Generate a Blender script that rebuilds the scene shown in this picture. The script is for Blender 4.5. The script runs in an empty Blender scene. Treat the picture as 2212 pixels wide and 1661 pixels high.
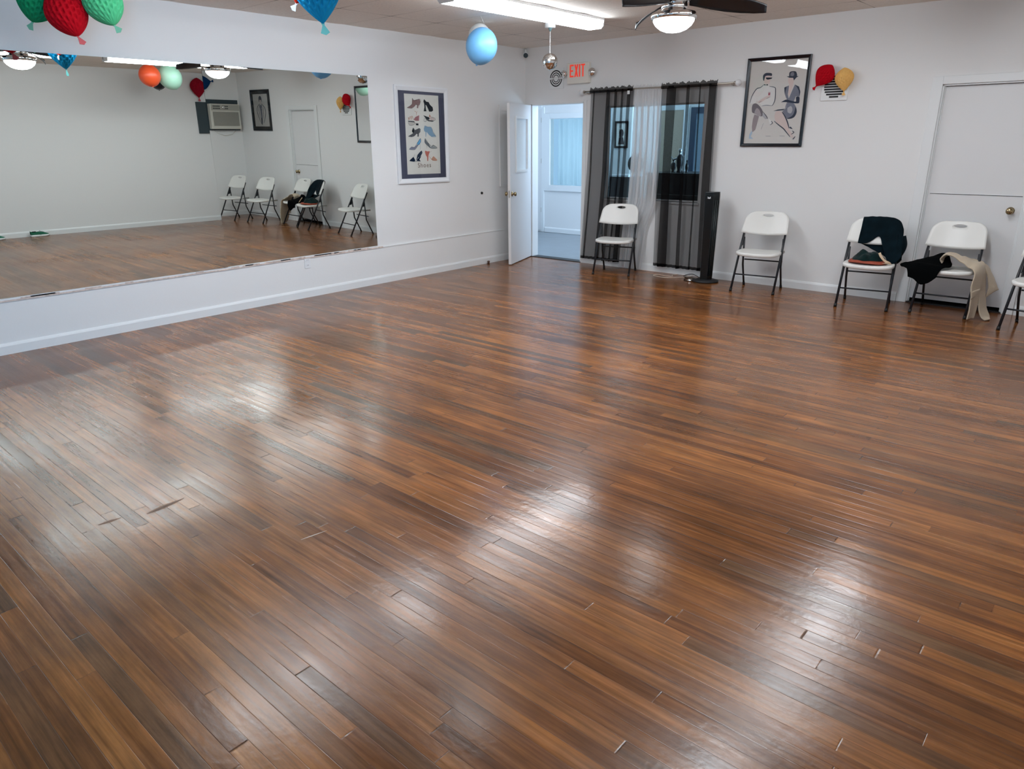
import bpy, bmesh, math, random
from mathutils import Vector, Matrix, noise
random.seed(7)
PI = math.pi
scn = bpy.context.scene
COL = scn.collection

# ------------------------------------------------------------------ materials
def s2l(c):
    return tuple(((x/12.92) if x <= 0.04045 else ((x+0.055)/1.055)**2.4) for x in [v/255 for v in c])

def mat(name, rgb=(200, 200, 200), rough=0.5, metal=0.0, emit=None, estr=1.0, spec=0.5, bump=None, coat=0.0, sheen=0.0, trans=0.0, var=None):
    m = bpy.data.materials.new(name); m.use_nodes = True
    nt = m.node_tree; b = nt.nodes['Principled BSDF']
    b.inputs['Base Color'].default_value = (*s2l(rgb), 1)
    b.inputs['Roughness'].default_value = rough
    b.inputs['Metallic'].default_value = metal
    b.inputs['Specular IOR Level'].default_value = spec
    b.inputs['Coat Weight'].default_value = coat
    b.inputs['Sheen Weight'].default_value = sheen
    b.inputs['Transmission Weight'].default_value = trans
    if emit:
        b.inputs['Emission Color'].default_value = (*s2l(emit), 1)
        b.inputs['Emission Strength'].default_value = estr
    if bump or var:
        tc = nt.nodes.new('ShaderNodeTexCoord')
        nz = nt.nodes.new('ShaderNodeTexNoise')
        nz.inputs['Scale'].default_value = (bump or var)[0]; nz.inputs['Detail'].default_value = 4
        nt.links.new(tc.outputs['Object'], nz.inputs['Vector'])
        if bump:
            bp = nt.nodes.new('ShaderNodeBump'); bp.inputs['Strength'].default_value = bump[1]
            bp.inputs['Distance'].default_value = 0.01
            nt.links.new(nz.outputs['Fac'], bp.inputs['Height']); nt.links.new(bp.outputs['Normal'], b.inputs['Normal'])
        if var:
            mr = nt.nodes.new('ShaderNodeMapRange'); mr.inputs[1].default_value = 0.3; mr.inputs[2].default_value = 0.7
            mr.inputs[3].default_value = 1-var[1]; mr.inputs[4].default_value = 1+var[1]
            hs = nt.nodes.new('ShaderNodeHueSaturation'); hs.inputs['Color'].default_value = (*s2l(rgb), 1)
            nt.links.new(nz.outputs['Fac'], mr.inputs[0]); nt.links.new(mr.outputs[0], hs.inputs['Value'])
            nt.links.new(hs.outputs['Color'], b.inputs['Base Color'])
    return m

class NT:
    def __init__(s, m): s.nt = m.node_tree
    def n(s, t, **kw):
        nd = s.nt.nodes.new('ShaderNode'+t)
        for k, v in kw.items(): setattr(nd, k, v)
        return nd
    def l(s, a, b): s.nt.links.new(a, b)
    def val(s, x, sock):
        if hasattr(x, 'is_output') or isinstance(x, bpy.types.NodeSocket): s.l(x, sock)
        else: sock.default_value = x
    def math(s, op, a, b=0.0, c=None):
        nd = s.n('Math', operation=op); s.val(a, nd.inputs[0]); s.val(b, nd.inputs[1])
        if c is not None: s.val(c, nd.inputs[2])
        return nd.outputs[0]
    def comb(s, x, y, z=0.0):
        nd = s.n('CombineXYZ'); s.val(x, nd.inputs[0]); s.val(y, nd.inputs[1]); s.val(z, nd.inputs[2]); return nd.outputs[0]
    def maprange(s, x, a, b, c, d):
        nd = s.n('MapRange'); s.val(x, nd.inputs[0])
        for i, v in enumerate((a, b, c, d)): nd.inputs[i+1].default_value = v
        return nd.outputs[0]
    def noise(s, vec, scale, detail=3.0, rough=0.5):
        nd = s.n('TexNoise'); s.l(vec, nd.inputs['Vector']); nd.inputs['Scale'].default_value = scale
        nd.inputs['Detail'].default_value = detail; nd.inputs['Roughness'].default_value = rough; return nd.outputs['Fac']
    def white(s, vec, dim='2D'):
        nd = s.n('TexWhiteNoise', noise_dimensions=dim)
        if dim == '1D': s.l(vec, nd.inputs['W'])
        else: s.l(vec, nd.inputs['Vector'])
        return nd.outputs['Value']
    def ramp(s, fac, stops):
        nd = s.n('ValToRGB'); s.l(fac, nd.inputs[0]); e = nd.color_ramp.elements
        while len(e) < len(stops): e.new(0.5)
        for el, (p, c) in zip(e, stops): el.position = p; el.color = (*s2l(c), 1)
        return nd.outputs['Color']
    def mixc(s, typ, fac, a, b):
        nd = s.n('MixRGB', blend_type=typ); s.val(fac, nd.inputs[0])
        for x, k in ((a, 1), (b, 2)):
            if isinstance(x, tuple): nd.inputs[k].default_value = (*x[:3], 1)
            else: s.l(x, nd.inputs[k])
        return nd.outputs[0]

def wood_floor():
    m = bpy.data.materials.new('oak_strip_floor'); m.use_nodes = True; N = NT(m); b = m.node_tree.nodes['Principled BSDF']
    tc = N.n('TexCoord'); sp = N.n('SeparateXYZ'); N.l(tc.outputs['Object'], sp.inputs[0]); X, Y = sp.outputs[0], sp.outputs[1]
    yy = N.math('DIVIDE', Y, 0.0572); row = N.math('FLOOR', yy); fy = N.math('FRACT', yy)
    r1 = N.white(row, '1D'); r2 = N.white(N.math('ADD', row, 57.3), '1D')
    u = N.math('DIVIDE', N.math('ADD', X, N.math('MULTIPLY', r1, 9.0)), N.math('MULTIPLY_ADD', r2, 1.5, 0.8))
    iu = N.math('FLOOR', u); fu = N.math('FRACT', u)
    bid = N.white(N.comb(row, iu, 0.0), '2D'); bid2 = N.white(N.comb(iu, row, 3.0), '3D')
    # grain along the board
    gv = N.comb(N.math('MULTIPLY', X, 2.2), N.math('MULTIPLY', Y, 70.0), N.math('MULTIPLY', bid, 40.0))
    grain = N.noise(gv, 1.0, 6.0, 0.62)
    wv = N.comb(N.math('MULTIPLY', X, 1.3), N.math('MULTIPLY', Y, 22.0), N.math('MULTIPLY', bid, 20.0))
    rings = N.noise(wv, 1.6, 3.0, 0.5)
    tone = N.math('ADD', N.math('MULTIPLY_ADD', bid, 0.40, 0.06), N.math('MULTIPLY', rings, 0.50))
    base = N.ramp(tone, [(0.0, (60, 32, 13)), (0.3, (110, 64, 28)), (0.55, (141, 86, 40)), (0.8, (164, 105, 52)), (1.0, (200, 138, 74))])
    # greyish boards
    grey = N.maprange(bid2, 0.82, 1.0, 0.0, 0.7)
    base = N.mixc('MIX', grey, base, s2l((92, 70, 48)))
    g = N.maprange(grain, 0.25, 0.75, 0.50, 1.34)
    base = N.mixc('MULTIPLY', 1.0, base, N.comb(g, g, g))
    # old stains, large and blotchy
    st = N.noise(tc.outputs['Object'], 1.15, 4.0, 0.62); st = N.maprange(st, 0.3, 0.8, 1.12, 0.55)
    st2 = N.noise(N.comb(N.math('MULTIPLY', X, 3.0), N.math('MULTIPLY', Y, 9.0), 4.0), 1.0, 4.0, 0.6); st2 = N.maprange(st2, 0.25, 0.75, 1.25, 0.66)
    base = N.mixc('MULTIPLY', 1.0, base, N.comb(st, st, st)); base = N.mixc('MULTIPLY', 1.0, base, N.comb(st2, st2, st2))
    # seams
    ey = N.math('MINIMUM', fy, N.math('SUBTRACT', 1.0, fy)); seam = N.maprange(ey, 0.0, 0.024, 1.0, 0.0)
    ex = N.math('MINIMUM', fu, N.math('SUBTRACT', 1.0, fu)); seamx = N.maprange(ex, 0.0, 0.0022, 1.0, 0.0)
    sm = N.math('MAXIMUM', seam, seamx)
    sn = N.noise(N.comb(N.math('MULTIPLY', X, 3.5), N.math('MULTIPLY', Y, 17.5), 0.0), 1.0, 3.0); sn = N.maprange(sn, 0.4, 0.62, 0.15, 1.0)
    sm = N.math('MULTIPLY', sm, sn)
    base = N.mixc('MIX', N.math('MULTIPLY', sm, 0.78), base, s2l((22, 13, 8)))
    N.l(base, b.inputs['Base Color'])
    wear = N.noise(tc.outputs['Object'], 0.8, 2.0, 0.5)
    fine = N.noise(gv, 0.5, 2.0); N.l(N.math('ADD', N.maprange(wear, 0.2, 0.8, 0.13, 0.31), N.maprange(fine, 0.3, 0.7, -0.03, 0.04)), b.inputs['Roughness'])
    b.inputs['Specular IOR Level'].default_value = 0.52
    b.inputs['IOR'].default_value = 1.5
    h = N.math('ADD', N.math('MULTIPLY', sm, -0.45), N.math('MULTIPLY', N.noise(N.comb(N.math('MULTIPLY', X, 5.0), N.math('MULTIPLY', Y, 17.0), N.math('MULTIPLY', bid, 9.0)), 1.0, 4.0), 0.9))
    h = N.math('ADD', h, N.math('MULTIPLY', N.noise(tc.outputs['Object'], 2.2, 1.0), 3.0))
    h = N.math('ADD', h, N.math('MULTIPLY', N.noise(tc.outputs['Object'], 38.0, 3.0), 0.35))
    bp = N.n('Bump'); bp.inputs['Strength'].default_value = 0.26; bp.inputs['Distance'].default_value = 0.0042
    N.l(h, bp.inputs['Height']); N.l(bp.outputs[0], b.inputs['Normal'])
    return m

def ceiling_mat():
    m = bpy.data.materials.new('ceiling_tile'); m.use_nodes = True; N = NT(m); b = m.node_tree.nodes['Principled BSDF']
    tc = N.n('TexCoord'); sp = N.n('SeparateXYZ'); N.l(tc.outputs['Object'], sp.inputs[0])
    a = N.math('FRACT', N.math('DIVIDE', N.math('SUBTRACT', sp.outputs[0], 0.74-12.0), 1.2))
    c = N.math('FRACT', N.math('DIVIDE', N.math('ADD', sp.outputs[1], 0.49+24.2), 0.605))
    ea = N.math('MULTIPLY', N.math('MINIMUM', a, N.math('SUBTRACT', 1.0, a)), 1.2)
    ec = N.math('MULTIPLY', N.math('MINIMUM', c, N.math('SUBTRACT', 1.0, c)), 0.605)
    ln = N.math('MAXIMUM', N.maprange(ea, 0.003, 0.007, 1.0, 0.0), N.maprange(ec, 0.003, 0.007, 1.0, 0.0))
    near = N.maprange(N.math('ADD', ea, ec), 0.02, 0.22, 1.0, 0.28)
    fac = N.math('MULTIPLY', ln, near)
    col = N.mixc('MIX', fac, s2l((234, 228, 220)), s2l((112, 104, 98)))
    sp2 = N.noise(tc.outputs['Object'], 60.0, 2.0); sp2 = N.maprange(sp2, 0.3, 0.7, 0.95, 1.04)
    col = N.mixc('MULTIPLY', 1.0, col, N.comb(sp2, sp2, sp2))
    N.l(col, b.inputs['Base Color']); b.inputs['Roughness'].default_value = 0.9; b.inputs['Specular IOR Level'].default_value = 0.1
    return m

def sheer(name, rgb, T, translucent=0.0):
    m = bpy.data.materials.new(name); m.use_nodes = True; N = NT(m); nt = m.node_tree
    for x in list(nt.nodes):
        if x.type != 'OUTPUT_MATERIAL': nt.nodes.remove(x)
    out = nt.nodes[0]; tr = N.n('BsdfTransparent'); tr.inputs[0].default_value = (1, 1, 1, 1)
    df = N.n('BsdfDiffuse'); df.inputs[0].default_value = (*s2l(rgb), 1)
    a = df.outputs[0]
    if translucent:
        tl = N.n('BsdfTranslucent'); tl.inputs[0].default_value = (*s2l(rgb), 1)
        mx = N.n('MixShader'); mx.inputs[0].default_value = translucent; N.l(a, mx.inputs[1]); N.l(tl.outputs[0], mx.inputs[2]); a = mx.outputs[0]
    mx = N.n('MixShader'); mx.inputs[0].default_value = 1-T; N.l(tr.outputs[0], mx.inputs[1]); N.l(a, mx.inputs[2]); N.l(mx.outputs[0], out.inputs[0])
    return m

def glass(name, tint=(235, 240, 240)):
    m = bpy.data.materials.new(name); m.use_nodes = True; N = NT(m); nt = m.node_tree
    for x in list(nt.nodes):
        if x.type != 'OUTPUT_MATERIAL': nt.nodes.remove(x)
    out = nt.nodes[0]; tr = N.n('BsdfTransparent'); tr.inputs[0].default_value = (*s2l(tint), 1)
    gl = N.n('BsdfGlossy'); gl.inputs['Roughness'].default_value = 0.0
    fr = N.n('Fresnel'); fr.inputs[0].default_value = 1.5
    mx = N.n('MixShader'); N.l(fr.outputs[0], mx.inputs[0]); N.l(tr.outputs[0], mx.inputs[1]); N.l(gl.outputs[0], mx.inputs[2]); N.l(mx.outputs[0], out.inputs[0])
    return m

M = dict(
    floor=wood_floor(), ceil=ceiling_mat(),
    wall=mat('white_wall_paint', (227, 227, 226), 0.62, bump=(55, 0.05), spec=0.3),
    trim=mat('white_gloss_trim', (226, 228, 228), 0.35),
    door=mat('white_door_paint', (222, 222, 222), 0.42),
    tan=mat('bare_tan_edge', (206, 190, 180), 0.7, var=(30, 0.25)),
    mirror=mat('mirror_silver', (226, 232, 228), 0.0, 1.0),
    mirror_edge=mat('mirror_edge', (70, 84, 84), 0.2, 0.6),
    plastic=mat('white_plastic', (226, 225, 220), 0.38),
    black_metal=mat('black_powder_coat', (16, 20, 27), 0.38),
    rubber=mat('black_rubber', (10, 10, 11), 0.6),
    grey_metal=mat('grey_bracket', (150, 148, 142), 0.4, 0.3),
    chrome=mat('chrome', (232, 230, 228), 0.08, 1.0),
    nickel=mat('brushed_nickel', (190, 185, 176), 0.28, 1.0),
    brass=mat('aged_brass', (170, 152, 118), 0.25, 1.0),
    blade=mat('black_fan_blade', (22, 23, 27), 0.32),
    dome=mat('lit_frosted_glass', (240, 240, 240), 0.4, emit=(246, 249, 252), estr=15.0),
    tube=mat('lit_fixture_lens', (240, 240, 240), 0.35, emit=(240, 247, 254), estr=25.0),
    fixture=mat('white_fixture_metal', (230, 232, 232), 0.4),
    black=mat('matte_black', (14, 15, 18), 0.6),
    darkgloss=mat('dark_gloss', (12, 18, 20), 0.18),
    dark_grille=mat('dark_grille', (20, 30, 30), 0.4),
    frame_black=mat('black_lacquer_frame', (10, 16, 26), 0.22),
    frame_white=mat('white_frame', (228, 231, 234), 0.35),
    mat_slate=mat('slate_mat_board', (92, 94, 112), 0.9, spec=0.1),
    paper=mat('print_paper', (226, 224, 218), 0.9, spec=0.1),
    paper2=mat('print_paper_warm', (208, 203, 198), 0.9, spec=0.1),
    glass=glass('clear_picture_glass', (252, 253, 253)),
    glass2=glass('window_glass', (225, 238, 240)),
    exitw=mat('exit_sign_housing', (226, 222, 212), 0.45),
    red=mat('exit_letter_red', (235, 70, 48), 0.4, emit=(255, 60, 40), estr=0.35),
    sheerb=sheer('black_voile', (20, 17, 18), 0.50),
    sheerw=sheer('white_voile', (238, 239, 240), 0.22, 0.5),
    hemb=sheer('black_voile_hem', (14, 12, 13), 0.16),
    drape=mat('white_drape', (222, 228, 230), 0.8, spec=0.1),
    lobbyfloor=mat('grey_painted_floor', (128, 138, 146), 0.28, var=(4, 0.08)),
    tan_door=mat('tan_door', (176, 160, 140), 0.6),
    desk=mat('black_laminate', (14, 14, 16), 0.35),
    silver=mat('silver_figurine', (205, 205, 205), 0.22, 1.0),
    portrait=mat('dark_portrait_tone', (66, 62, 64), 0.8),
    h_green=mat('green_tissue', (20, 140, 92), 0.8, spec=0.1), h_red=mat('red_tissue', (178, 8, 26), 0.8, spec=0.1),
    h_mint=mat('pale_green_card', (122, 190, 160), 0.7), h_blue=mat('blue_tissue', (18, 140, 190), 0.8, spec=0.1),
    h_orange=mat('orange_red_tissue', (214, 48, 24), 0.8, spec=0.1), h_maroon=mat('maroon_tissue', (140, 14, 34), 0.8, spec=0.1),
    h_navy=mat('navy_tissue', (8, 52, 96), 0.8, spec=0.1), h_yellow=mat('amber_tissue', (226, 178, 106), 0.8, spec=0.1),
    card_red=mat('red_card_tail', (170, 70, 76), 0.7), card_blue=mat('teal_card_tail', (96, 178, 176), 0.7),
    b_blue=mat('blue_balloon', (112, 178, 228), 0.42), b_white=mat('white_balloon', (226, 228, 228), 0.35),
    b_orange=mat('orange_balloon', (226, 84, 44), 0.35), b_mint=mat('mint_balloon', (178, 228, 204), 0.35), b_black=mat('black_balloon', (20, 24, 34), 0.3),
    string=mat('white_string', (225, 225, 225), 0.6),
    navycloth=mat('navy_green_fleece', (9, 22, 28), 0.95, sheen=0.03, spec=0.05, var=(14, 0.3)),
    greencloth=mat('dark_green_fleece', (14, 34, 34), 0.95, sheen=0.12, spec=0.05, var=(20, 0.3)),
    blackcloth=mat('black_cloth', (6, 7, 8), 0.95, spec=0.03),
    rust=mat('rust_leather', (150, 62, 36), 0.55),
    beige=mat('beige_knit', (190, 174, 152), 0.95, sheen=0.2, spec=0.05, bump=(160, 0.35)),
    tanstrap=mat('tan_strap', (196, 170, 140), 0.6),
    shoe_g=mat('green_shoe_mesh', (8, 92, 66), 0.8), shoe_w=mat('white_shoe_sole', (228, 232, 230), 0.5), shoe_b=mat('black_shoe_lining', (16, 26, 26), 0.8),
    ac=mat('cream_ac_plastic', (206, 203, 192), 0.45), ac_grille=mat('grey_ac_mesh', (146, 144, 136), 0.6), ac_panel=mat('ac_control_panel', (168, 166, 156), 0.4),
    ac_board=mat('slate_painted_board', (48, 62, 68), 0.6),
    outlet=mat('outlet_plastic', (224, 226, 228), 0.4), dark=mat('dark_recess', (6, 7, 8), 0.9, spec=0.0),
    scuff_d=mat('gouge_bare_wood', (150, 118, 92), 0.6), scuff_l=mat('pale_scratch', (196, 176, 156), 0.6), brown=mat('brown_stop', (84, 60, 48), 0.6),
    threshold=mat('dark_threshold', (30, 32, 34), 0.5),
)

# ------------------------------------------------------------------ mesh builder
class MB:
    def __init__(s): s.v = []; s.f = []; s.m = []; s.sm = []
    def add(s, vs, fs, mi=0, smooth=False, T=None):
        o = len(s.v)
        for p in vs:
            p = Vector(p); s.v.append(T @ p if T else p)
        for f in fs: s.f.append([o+i for i in f]); s.m.append(mi); s.sm.append(smooth)
        return s
    def box(s, x0, x1, y0, y1, z0, z1, mi=0, T=None):
        vs = [(x, y, z) for z in (z0, z1) for y in (y0, y1) for x in (x0, x1)]
        return s.add(vs, [(0, 2, 3, 1), (4, 5, 7, 6), (0, 1, 5, 4), (2, 6, 7, 3), (0, 4, 6, 2), (1, 3, 7, 5)], mi, False, T)
    def tube(s, pts, r, n=8, mi=0, T=None, cap=True):
        pts = [Vector(p) for p in pts]; rings = []; k = len(pts); rr = r if isinstance(r, (list, tuple)) else [r]*k
        up = None
        for i, p in enumerate(pts):
            d = (pts[min(i+1, k-1)]-pts[max(i-1, 0)]).normalized()
            if up is None: up = d.orthogonal().normalized()
            up = (up - d*up.dot(d)); up = up.normalized() if up.length > 1e-6 else d.orthogonal().normalized()
            w = d.cross(up)
            rings.append([p+(up*math.cos(2*PI*j/n)+w*math.sin(2*PI*j/n))*rr[i] for j in range(n)])
        vs = [v for r_ in rings for v in r_]
        fs = [(i*n+j, i*n+(j+1) % n, (i+1)*n+(j+1) % n, (i+1)*n+j) for i in range(k-1) for j in range(n)]
        s.add(vs, fs, mi, True, T)
        if cap:
            s.add(rings[0], [list(range(n))[::-1]], mi, False, T); s.add(rings[-1], [list(range(n))], mi, False, T)
        return s
    def lathe(s, prof, n=24, mi=0, T=None, smooth=True, c=(0, 0, 0)):
        vs = [(c[0]+r*math.cos(2*PI*j/n), c[1]+r*math.sin(2*PI*j/n), c[2]+z) for r, z in prof for j in range(n)]
        fs = [(i*n+j, i*n+(j+1) % n, (i+1)*n+(j+1) % n, (i+1)*n+j) for i in range(len(prof)-1) for j in range(n)]
        return s.add(vs, fs, mi, smooth, T)
    def grid(s, P, mi=0, smooth=True, T=None, wrap=False):
        a, b = len(P), len(P[0]); vs = [p for r in P for p in r]
        fs = [(i*b+j, i*b+(j+1) % b, (i+1)*b+(j+1) % b, (i+1)*b+j) for i in range(a-1) for j in range(b if wrap else b-1)]
        return s.add(vs, fs, mi, smooth, T)
    def prism(s, poly, d0, d1, mi=0, T=None):      # polygon in XZ, extruded along Y
        n = len(poly); vs = [(x, d0, z) for x, z in poly]+[(x, d1, z) for x, z in poly]
        fs = [list(range(n)), list(range(n, 2*n))[::-1]]+[(i, i+n, (i+1) % n+n, (i+1) % n) for i in range(n)]
        return s.add(vs, fs, mi, False, T)
    def build(s, name, mats, parent=None, bevel=0.0, solid=0.0, sub=0, loc=None):
        me = bpy.data.meshes.new(name); me.from_pydata([tuple(v) for v in s.v], [], s.f)
        if not isinstance(mats, (list, tuple)): mats = [mats]
        for mm in mats: me.materials.append(mm)
        for p, mi, sm in zip(me.polygons, s.m, s.sm): p.material_index = mi; p.use_smooth = sm
        bm = bmesh.new(); bm.from_mesh(me)
        if not getattr(s, 'nomerge', False): bmesh.ops.remove_doubles(bm, verts=bm.verts, dist=1e-5)
        if not solid: bmesh.ops.recalc_face_normals(bm, faces=bm.faces)
        bm.to_mesh(me); bm.free()
        o = bpy.data.objects.new(name, me); COL.objects.link(o)
        if parent: o.parent = parent
        if loc: o.location = loc
        if solid:
            md = o.modifiers.new('thickness', 'SOLIDIFY'); md.thickness = solid; md.offset = 0
        if sub:
            md = o.modifiers.new('smooth', 'SUBSURF'); md.levels = sub; md.render_levels = sub
        if bevel:
            md = o.modifiers.new('bevel', 'BEVEL'); md.width = bevel; md.segments = 2; md.limit_method = 'ANGLE'; md.angle_limit = 0.6
        return o

def tag(o, label, cat, group=None):
    o['label'] = label; o['category'] = cat
    if group: o['group'] = group
    return o
def thing(name, label, cat, loc=(0, 0, 0), rz=0.0, group=None):
    o = bpy.data.objects.new(name, None); COL.objects.link(o); o.location = loc; o.rotation_euler = (0, 0, rz)
    o.empty_display_size = 0.1
    return tag(o, label, cat, group)
def struct(o, label=None):
    o['kind'] = 'structure'
    if label: o['label'] = label
    return o
def copy_tree(o, parent=None):
    c = o.copy(); COL.objects.link(c); c.parent = parent
    for ch in list(o.children): copy_tree(ch, c)
    return c
def RZ(a): return Matrix.Rotation(a, 4, 'Z')
def TR(x, y, z): return Matrix.Translation((x, y, z))

# ------------------------------------------------------------------ room
H, W, SOUTH = 2.74, 7.6275, -9.7
MD, MT = -0.00121, -0.01164           # the mirror hangs very slightly out of plumb
mb = MB().box(-0.15, W+0.15, SOUTH-0.15, 0.03, -0.12, 0.0)
# two gouges and a pale scratch in the boards
def scar(mb, a, b, w, mi, z=0.0006):
    a = Vector((*a, z)); b = Vector((*b, z)); d = (b-a); n = Vector((-d.y, d.x, 0)).normalized(); vs = []
    K = 9
    for i in range(K): t = i/(K-1); ww = w*math.sin(PI*max(0.04, min(0.96, t)))**0.8*(1-0.5*t); vs += [a+d*t+n*ww/2, a+d*t-n*ww/2]
    mb.add(vs, [(2*i, 2*i+1, 2*i+3, 2*i+2) for i in range(K-1)], mi)
scar(mb, (3.482, -7.076), (3.492, -6.983), 0.028, 1); scar(mb, (3.546, -6.893), (3.528, -6.713), 0.042, 1)
scar(mb, (4.276, -6.566), (4.297, -6.45), 0.008, 2)
scar(mb, (3.549, -6.885), (3.532, -6.73), 0.016, 3, 0.0009); scar(mb, (3.484, -7.07), (3.492, -7.0), 0.007, 3, 0.0009)
struct(mb.build('floor', [M['floor'], M['scuff_d'], M['scuff_l'], M['brown']]))

# suspended tile ceiling, every tile sagging a little
mb = MB()
xs = [-0.15]+[0.74+1.2*k for k in range(-0, 6)]+[W+0.15]; ys = [0.02]+[-0.49-0.605*k for k in range(0, 16)]+[SOUTH-0.1]
for i in range(len(xs)-1):
    for j in range(len(ys)-1):
        x0, x1, y0, y1 = xs[i], xs[i+1], ys[j+1], ys[j]; sag = 0.004+0.006*random.random(); P = []
        for a in range(7):
            P.append([])
            for b in range(7):
                u, v = a/6, b/6; z = H+0.004-sag*(math.sin(PI*u)*math.sin(PI*v))**0.6
                P[-1].append((x0+(x1-x0)*u, y0+(y1-y0)*v, z))
        mb.grid(P, 0, True)
mb.box(-0.15, W+0.15, SOUTH-0.15, 0.12, H+0.03, H+0.1)
struct(mb.build('ceiling', M['ceil']))

DX0, DX1, DZ = 0.105, 0.985, 2.045            # doorway to the lobby
WX0, WX1, WZ0, WZ1 = 1.33, 2.655, 0.865, 1.98   # interior window
RX0, RX1, RZT = 5.03, 5.845, 2.035            # closed two-part door
mb = MB()
for b in [(-0.15, DX0, 0, H+0.05), (DX0, DX1, DZ, H+0.05), (DX1, WX0, 0, H+0.05), (WX0, WX1, 0, WZ0), (WX0, WX1, WZ1, H+0.05), (WX1, RX0, 0, H+0.05), (RX0, RX1, RZT, H+0.05), (RX1, W+0.15, 0, H+0.05)]:
    mb.box(b[0], b[1], 0, 0.12, b[2], b[3])
struct(mb.build('wall_back', M['wall']))
mb = MB().box(-0.15, 0, SOUTH, 0, 0, H+0.05); mb.box(0, 0.012, SOUTH, -0.40, 0, 0.415)
struct(mb.build('wall_left', M['wall']))
# thin unpainted ledge where the lower wall stands proud
mb = MB().box(0, 0.02, SOUTH+0.3, -2.62, 0.415, 0.428); mb.box(0, 0.018, -2.62, -0.42, 0.415, 0.424, 1); mb.box(0, 0.0195, -7.4, -2.69, 0.428, 0.4415, 1)
for k in range(26):
    y = -2.72-random.random()*4.3; l = 0.05+random.random()*0.3; mb.box(0.0, 0.0225, y-l, y, 0.4285, 0.437, 0)
struct(mb.build('trim_1', [M['tan'], M['trim']]))
# the right wall has one draped window beside and behind the viewer
FW = [(-9.5, -8.1)]
mb = MB(); z0, z1 = 1.0, 2.4
for a, b in [(SOUTH, FW[0][0]), (FW[0][1], 0.0)]: mb.box(W, W+0.15, a, b, 0, H+0.05)
for a, b in FW: mb.box(W, W+0.15, a, b, 0, z0); mb.box(W, W+0.15, a, b, z1, H+0.05)
struct(mb.build('wall_right', M['wall'])); mb = MB()
mb.box(-0.15, W+0.15, SOUTH-0.15, SOUTH, 0, H+0.05)
struct(mb.build('wall_front', M['wall']))
def baseboard(name, segs):
    mb = MB()
    for (a, b, axis, pos, sgn) in segs:
        prof = [(0, 0), (0.015, 0), (0.015, 0.068), (0.010, 0.082), (0.006, 0.09), (0, 0.09)]
        vs = []
        for t in (a, b):
            for d, z in prof: vs.append((t, pos+sgn*d, z) if axis == 'x' else (pos+sgn*d, t, z))
        n = len(prof); mb.add(vs, [list(range(n)), list(range(n, 2*n))[::-1]]+[(i, (i+1) % n, (i+1) % n+n, i+n) for i in range(n)])
    return struct(mb.build(name, M['trim']))
baseboard('baseboard_left', [(SOUTH, 0, 'y', 0.012, 1)])
baseboard('baseboard_right', [(SOUTH, 0, 'y', W, -1)])
baseboard('baseboard_back', [(DX1+0.005, 4.935, 'x', 0, -1), (5.945, W, 'x', 0, -1)])
baseboard('baseboard_front', [(0, W, 'x', SOUTH, 1)])

def window_unit(name, x0, x1, y, z0, z1, t=0.05, d=0.03, mullions=()):
    mb = MB()
    mb.box(x0, x1, y-d, y+d, z0, z0+t); mb.box(x0, x1, y-d, y+d, z1-t, z1)
    mb.box(x0, x0+t, y-d, y+d, z0+t, z1-t); mb.box(x1-t, x1, y-d, y+d, z0+t, z1-t)
    for m_ in mullions: mb.box(m_-0.02, m_+0.02, y-d, y+d, z0+t, z1-t)
    o = struct(mb.build(name, M['trim']))
    g = MB().box(x0+t, x1-t, y-0.003, y+0.003, z0+t, z1-t).build('pane', M['glass2'], o)
    return o
for i, (a, b) in enumerate(FW):
    mb = MB(); x0, x1, t = W+0.05, W+0.11, 0.05
    mb.box(x0, x1, a, b, z0, z0+t); mb.box(x0, x1, a, b, z1-t, z1); mb.box(x0, x1, a, a+t, z0+t, z1-t); mb.box(x0, x1, b-t, b, z0+t, z1-t); mb.box(x0, x1, a+t, b-t, (z0+z1)/2-0.02, (z0+z1)/2+0.02)
    o = struct(mb.build('window_%d' % (i+3), M['trim'])); MB().box(W+0.077, W+0.083, a+t, b-t, z0+t, z1-t).build('pane', M['glass2'], o)

# ---- interior window between dance room and lobby
o = window_unit('window_1', WX0, WX1, 0.07, WZ0, WZ1, t=0.018, d=0.012)
MB().box(WX0-0.02, WX1+0.02, -0.018, 0.11, WZ0-0.022, WZ0, 0).build('sill', M['trim'], o)

# ---- casing of closed door and the two door leaves
mb = MB()
mb.box(RX0-0.09, RX0, -0.018, 0, 0, RZT+0.07); mb.box(RX1, RX1+0.09, -0.018, 0, 0, RZT+0.07); mb.box(RX0, RX1, -0.018, 0, RZT, RZT+0.07)
mb.box(RX0, RX0+0.014, 0, 0.10, 0.0, RZT); mb.box(RX1-0.014, RX1, 0, 0.10, 0, RZT); mb.box(RX0, RX1, 0, 0.10, RZT-0.014, RZT)
mb.box(RX0+0.014, RX0+0.022, 0.022, 0.034, 0, RZT-0.014); mb.box(RX1-0.022, RX1-0.014, 0.022, 0.034, 0, RZT-0.014)
mb.nomerge = True; struct(mb.build('trim_2', M['trim'], bevel=0.003))
mb = MB().box(RX0-0.0, RX1+0.0, 0.0, 0.12, -0.01, 0.012)
struct(mb.build('trim_3', M['threshold']))
d1 = MB().box(RX0+0.017, RX1-0.017, 0.036, 0.076, 0.045, RZT-0.018); d1 = struct(d1.build('door_1', M['door']))
MB().box(RX0+0.04, RX1-0.03, 0.0330, 0.0362, 1.062, 1.0665).build('dividing_gap', M['black'], d1)
MB().box(RX0+0.04, RX1-0.03, 0.0315, 0.0362, 1.0665, 1.0705).build('gap_lip', M['trim'], d1)
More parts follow.
